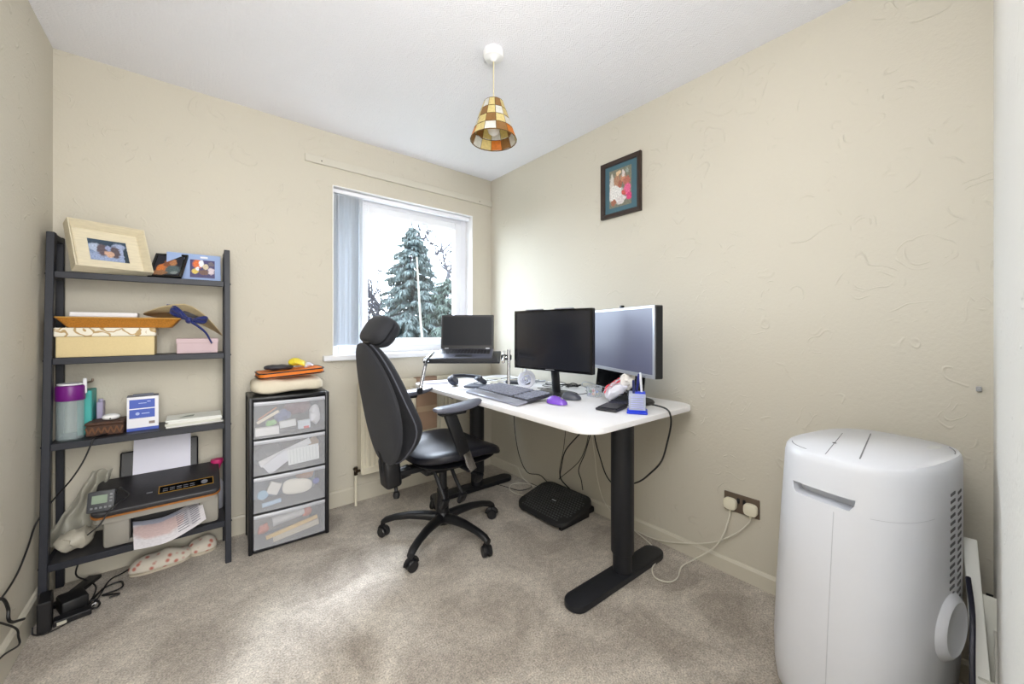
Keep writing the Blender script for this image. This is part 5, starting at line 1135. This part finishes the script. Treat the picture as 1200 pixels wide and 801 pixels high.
inside('blue_tube', 'pale blue tube lying at the bottom of the third drawer', 'tube', -.085, -.108, z + .022, (.085, .02, .022), R3(0, -6, 0), g('tube', (170, 200, 232)), 'roll')
inside('white_bottle', 'large white flat bottle in the middle of the third drawer', 'bottle', .035, -.105, z + .080, (.145, .03, .082), R3(0, 8, 0), g('wbot', (240, 236, 226)), 'egg')
inside('orange_packet', 'orange packet at the back right of the third drawer', 'packet', .08, -.04, z + .115, (.09, .05, .06), R3(), g('opk', (214, 150, 96)), 'lump')
inside('blue_disc', 'royal blue round cap at the right of the third drawer', 'cap', .125, -.108, z + .088, (.034, .014, .034), R3(), g('rblue', (40, 62, 170)), 'disc')
inside('slate_folder', 'grey-blue folder at the back of the third drawer', 'folder', -.01, .02, z + .075, (.30, .01, .13), R3(), g('slate', (128, 138, 158)))
z = .026
inside('yellow_envelopes', 'bundle of manila envelopes across the bottom drawer', 'envelopes', .01, -.112, z + .055, (.245, .012, .018), R3(0, -10, 0), g('manila', (226, 188, 104)))
inside('white_roll', 'grey-white plastic roll above the manila envelopes', 'roll', -.005, -.07, z + .105, (.15, .05, .055), R3(0, -8, 0), g('roll', (206, 206, 210)), 'roll')
inside('red_item', 'orange-red packet at the left of the bottom drawer', 'packet', -.12, -.09, z + .075, (.05, .03, .045), R3(), g('ored', (206, 96, 58)), 'lump')
inside('red_item', 'orange-red packet right of the plastic roll in the bottom drawer', 'packet', .085, -.08, z + .105, (.045, .03, .05), R3(), g('ored', (206, 96, 58)), 'lump')
inside('beige_card', 'beige card below the manila envelopes in the bottom drawer', 'card', .03, -.105, z + .028, (.22, .006, .03), R3(0, -8, 0), g('beige', (204, 194, 172)))
inside('brown_folder', 'brown-grey folder at the back of the bottom drawer', 'folder', -.03, .02, z + .075, (.28, .01, .13), R3(), g('bfold', (150, 140, 132)))
# on top
tt = th
bm = BM(); pillow(bm, superell(.176, .115, 4.5, 60), lambda u, v, h: tuple(Vector((u, v, .043 + h)) + Vector((1, .6, .8)) * .015 * noise.noise(Vector((u * 9, v * 9, h * 14)))), .040, .040, 10, 4)
o = O('folded_blanket', bm, M('cream_canvas', (222, 213, 192), .9, bump=.5, bscale=90)); o.matrix_world = DM @ T3(0, -.005, tt + .004); tag(o, 'folded cream cloth bag on top of the drawer tower', 'cloth')
of = T('orange_folder', 'orange zipped case with black trim on the cream cloth bag', 'case', tuple(DM @ Vector((.01, -.03, tt + .088))), 1)
bm = BM(); vs = prism(bm, rrect(.31, .19, .035, 6), 0, .030, None, .006)
for v in vs: v.co.z += v.co.x * .05 + .008
O('cover', bm, M('orange_fabric', (232, 124, 30), .6, bump=.3, bscale=200), of)
bm = BM(); 
for zz in (.006, .028): tube(bm, [(x, y, zz + x * .05 + .008) for x, y in rrect(.312, .192, .035, 6) + rrect(.312, .192, .035, 6)[:1]], .0035, 6, smooth=False)
O('zip_trim', bm, black_pl, of)
bm = BM(); pillow(bm, superell(.07, .045, 2.8, 32), lambda u, v, h: tuple(Vector((u, v, .014 + h)) + Vector((0, 0, .006)) * noise.noise(Vector((u * 30, v * 30, h * 30)))), .014, .012, 6, 2.6)
o = O('black_pouch', bm, M('black_soft', (36, 38, 48), .5, bump=.4, bscale=60)); o.matrix_world = DM @ T3(-.045, -.03, tt + .126); tag(o, 'black soft pouch on the orange case', 'pouch')
bm = BM(); pillow(bm, superell(.05, .035, 2.4, 32), lambda u, v, h: tuple(R3(0, 14, -20) @ (Vector((u, v, .02 + h)) + Vector((1, 1, 1)) * .012 * noise.noise(Vector((u * 30, v * 30, h * 30))))), .026, .014, 6, 2)
yk = O('snack_packet', bm, M('yellow_wrapper', (232, 212, 60), .3, bump=1, bscale=60)); yk.matrix_world = DM @ T3(.045, -.01, tt + .138); tag(yk, 'crumpled yellow wrapper on top of the orange case', 'packet')
WM[yk.name] = Matrix.Identity(4)
bm = BM(); pillow(bm, superell(.024, .026, 2.4, 24), lambda u, v, h: tuple(Vector((u + .058, v - .012, .006 + h)) + Vector((1, 1, 1)) * .01 * noise.noise(Vector((u * 40, v * 40, h * 40)))), .016, .012, 5, 2); O('foil_end', bm, M('foil_lilac', (222, 222, 236), .3, metal=.2), yk, label='white and lilac foil end')

# ================================================================ PORTABLE AIR CONDITIONER
AX, AY, AR = 1.588, .205, -14
ac = T('portable_air_conditioner', 'large white portable air conditioner by the right wall', 'air conditioner', (AX, AY, 0), AR)
acm = M('ac_white', (222, 224, 230), .28, spec=.45)
HA, HB, HT = .245, .168, .79
def acring(k, z, kk=None): return [Vector((x, y, z)) for x, y in superell(HA * k, HB * (kk or k), 3.0, 72, 0, .024 * (1 - z / HT))]
bm = BM()
loft(bm, [acring(.80, .018), acring(.93, .022), acring(1.0, .045), acring(1.04, .10), acring(1.06, .18), acring(1.05, .35), acring(1.02, .6), acring(1.0, .72), acring(.995, .765), acring(.98, .782), acring(.955, HT)])
body = O('body', bm, acm, ac, ang=60)
bm = BM(); seamm = M('seam_grey', (120, 122, 128), .6)
# lid outline grooves and joints on top
def topline(pts, r=.0009): tube(bm, [(x, y, HT + .0003) for x, y in pts], r, 5, smooth=False)
topline([(.085, .106), (-.222, .012)]); topline([(.160, .060), (-.182, -.050)], .0018)
O('lid_joint', bm, seamm, ac)
bm = BM(); se = superell(HA * .91, HB * .91, 3.0, 72)
bm.free()
for rg_ in (range(26, 34), range(58, 65)): bm = BM(); tube(bm, [(se[i % 72][0], se[i % 72][1], HT + .0003) for i in rg_], .0012, 5, smooth=False); O('lid_edge', bm, seamm, ac)
bm = BM(); cyl(bm, (-.072, .058, HT - .001), (-.072, .058, HT + .001), .005, seg=14); O('indicator', bm, black_pl, ac)
bm = BM(); prism(bm, superell(.034, .012, 2.2, 30, .145, -.095), HT - .0005, HT + .0008, None); O('control_panel', bm, M('panel_grey', (212, 214, 214), .3), ac)
# scooped side grip, cut into the body's end wall
def cut(obj, bm):
    me = bpy.data.meshes.new('cutter'); bmesh.ops.recalc_face_normals(bm, faces=bm.faces); bm.to_mesh(me); bm.free()
    c = bpy.data.objects.new('cutter', me); COL.objects.link(c); c.matrix_world = WM[obj.parent.name] if obj.parent else Matrix.Identity(4)
    md = obj.modifiers.new('grip', 'BOOLEAN'); md.operation = 'DIFFERENCE'; md.object = c; md.solver = 'EXACT'
    bpy.context.view_layer.update()
    ev = obj.evaluated_get(bpy.context.evaluated_depsgraph_get()); nm = bpy.data.meshes.new_from_object(ev)
    obj.modifiers.clear(); obj.data = nm; bpy.data.objects.remove(c); nm.set_sharp_from_angle(angle=radians(60))
bm = BM(); prism(bm, [(-.075, -.006), (-.068, -.014), (.062, -.016), (.072, .0), (.075, .016), (-.079, .016)], -.022, .05, T3(-HA * 1.01, .01, .676) @ Matrix(((0, 0, 1, 0), (-1, 0, 0, 0), (0, 1, 0, 0), (0, 0, 0, 1))))
cut(body, bm)
def acs(th_, k=1.03, z=0):
    t = radians(th_); c, s = cos(t), sin(t); n = 3.0
    return Vector((HA * k * abs(c) ** (2 / n) * (1 if c >= 0 else -1), HB * k * abs(s) ** (2 / n) * (1 if s >= 0 else -1) + .024 * (1 - z / HT), z))
def ack(z):
    K = [(.045, 1.0), (.10, 1.04), (.18, 1.06), (.35, 1.05), (.6, 1.02), (.72, 1.0), (.79, .98)]
    for (a, ka), (b, kb_) in zip(K, K[1:]):
        if a <= z <= b: return ka + (kb_ - ka) * (z - a) / (b - a)
    return 1
bm = BM()
for z in [.06 + .05 * i for i in range(13)]: pass
tube(bm, [acs(183, ack(z) * 1.0005, z) for z in [.06 + .045 * i for i in range(14)]], .0009, 5, smooth=False)
tube(bm, [acs(a, ack(.655) * 1.0005, .655) for a in range(205, 262, 3)], .0008, 5, smooth=False)
O('side_seam', bm, M('seam_pale', (196, 198, 204), .5), ac)
bm = BM()
for i in range(17):
    z = .695 - i * .0195
    for th_, dz in ((270.5, .004), (277.5, 0)):
        p = acs(th_, ack(z), z + dz); q = acs(th_ + (3.2 if th_ < 275 else 5.5), ack(z), z + dz + .004); r = (q - p); d = r.normalized(); nn = Vector((d.y, -d.x, 0)) * .001
        u = Vector((0, 0, .0036)); loft(bm, [[p - u + nn, q - u + nn, q + u + nn, p + u + nn], [p - u - nn * 3, q - u - nn * 3, q + u - nn * 3, p + u - nn * 3]])
O('grille_slot', bm, M('slot_dark', (96, 96, 100), .7), ac, smooth=False, kind='stuff')
bm = BM(); mt = T3(.015, -.140, .345) @ R3(90, 0, 0)
lathe(bm, [(.105, 0), (.10, .012), (.078, .034), (.070, .038), (.064, .034), (.001, .028)], seg=40, mt=mt); O('hose_collar', bm, acm, ac, label='round flared white hose collar low on the back')
bm = BM(); sq = superell(HA * .70, HB * .7, 3, 40)
for x, y in ((-.15, .09), (.15, .09), (-.15, -.09), (.15, -.09)):
    cyl(bm, (x, y - .01, .02), (x, y + .01, .02), .019, seg=18)
O('castor', bm, black_pl, ac)
# window kit pieces and cord in the gap behind it
wk = T('window_slider', 'long flat white plastic vent slider standing between air conditioner and front wall', 'vent panel', (1.53, -.012, .0))
bm = BM(); 
def bar(bm, p0, p1, w, th_):
    p0, p1 = Vector(p0), Vector(p1); d = (p1 - p0); box(bm, (p0 + p1) / 2, (w, th_, d.length), d.to_track_quat('Z', 'Y').to_matrix().to_4x4(), .003, 2)
bar(bm, (1.47, -.016, .20), (1.75, .010, .53), .028, .012); O('slider', bm, M('slider_white', (232, 232, 226), .4), wk, world=True)
bm = BM(); bar(bm, (1.56, -.026, .02), (1.66, -.026, .42), .07, .006); bar(bm, (1.50, -.029, .02), (1.52, -.029, .27), .05, .006); O('frame_rail', bm, M('rail_grey_white', (206, 206, 196), .4), wk, world=True)
bm = BM(); tube(bm, [(1.64, .012, .46), (1.54, .004, .41), (1.47, .004, .33), (1.42, .003, .22), (1.36, .004, .10), (1.33, .008, .02)], .0055, 7, 6); O('mains_lead', bm, M('navy_black_cord', (24, 24, 40), .4), ac, world=True, label='thick black mains lead')
bm = BM(); tube(bm, [(1.72, -.026, .40), (1.70, -.027, .33), (1.68, -.027, .18), (1.66, -.027, .03)], .007, 7, 6); O('mains_lead', bm, blk_cable, ac, world=True, label='black lead against the wall')
cable('wall_cable', [(1.56, YF + .004, .38), (1.40, YF + .004, .28), (1.18, YF + .004, .15), (1.0, YF + .011, .04)], .003, M('grey_wall_cable', (170, 168, 160), .5), 'grey cable slanting down the front wall by the air conditioner')
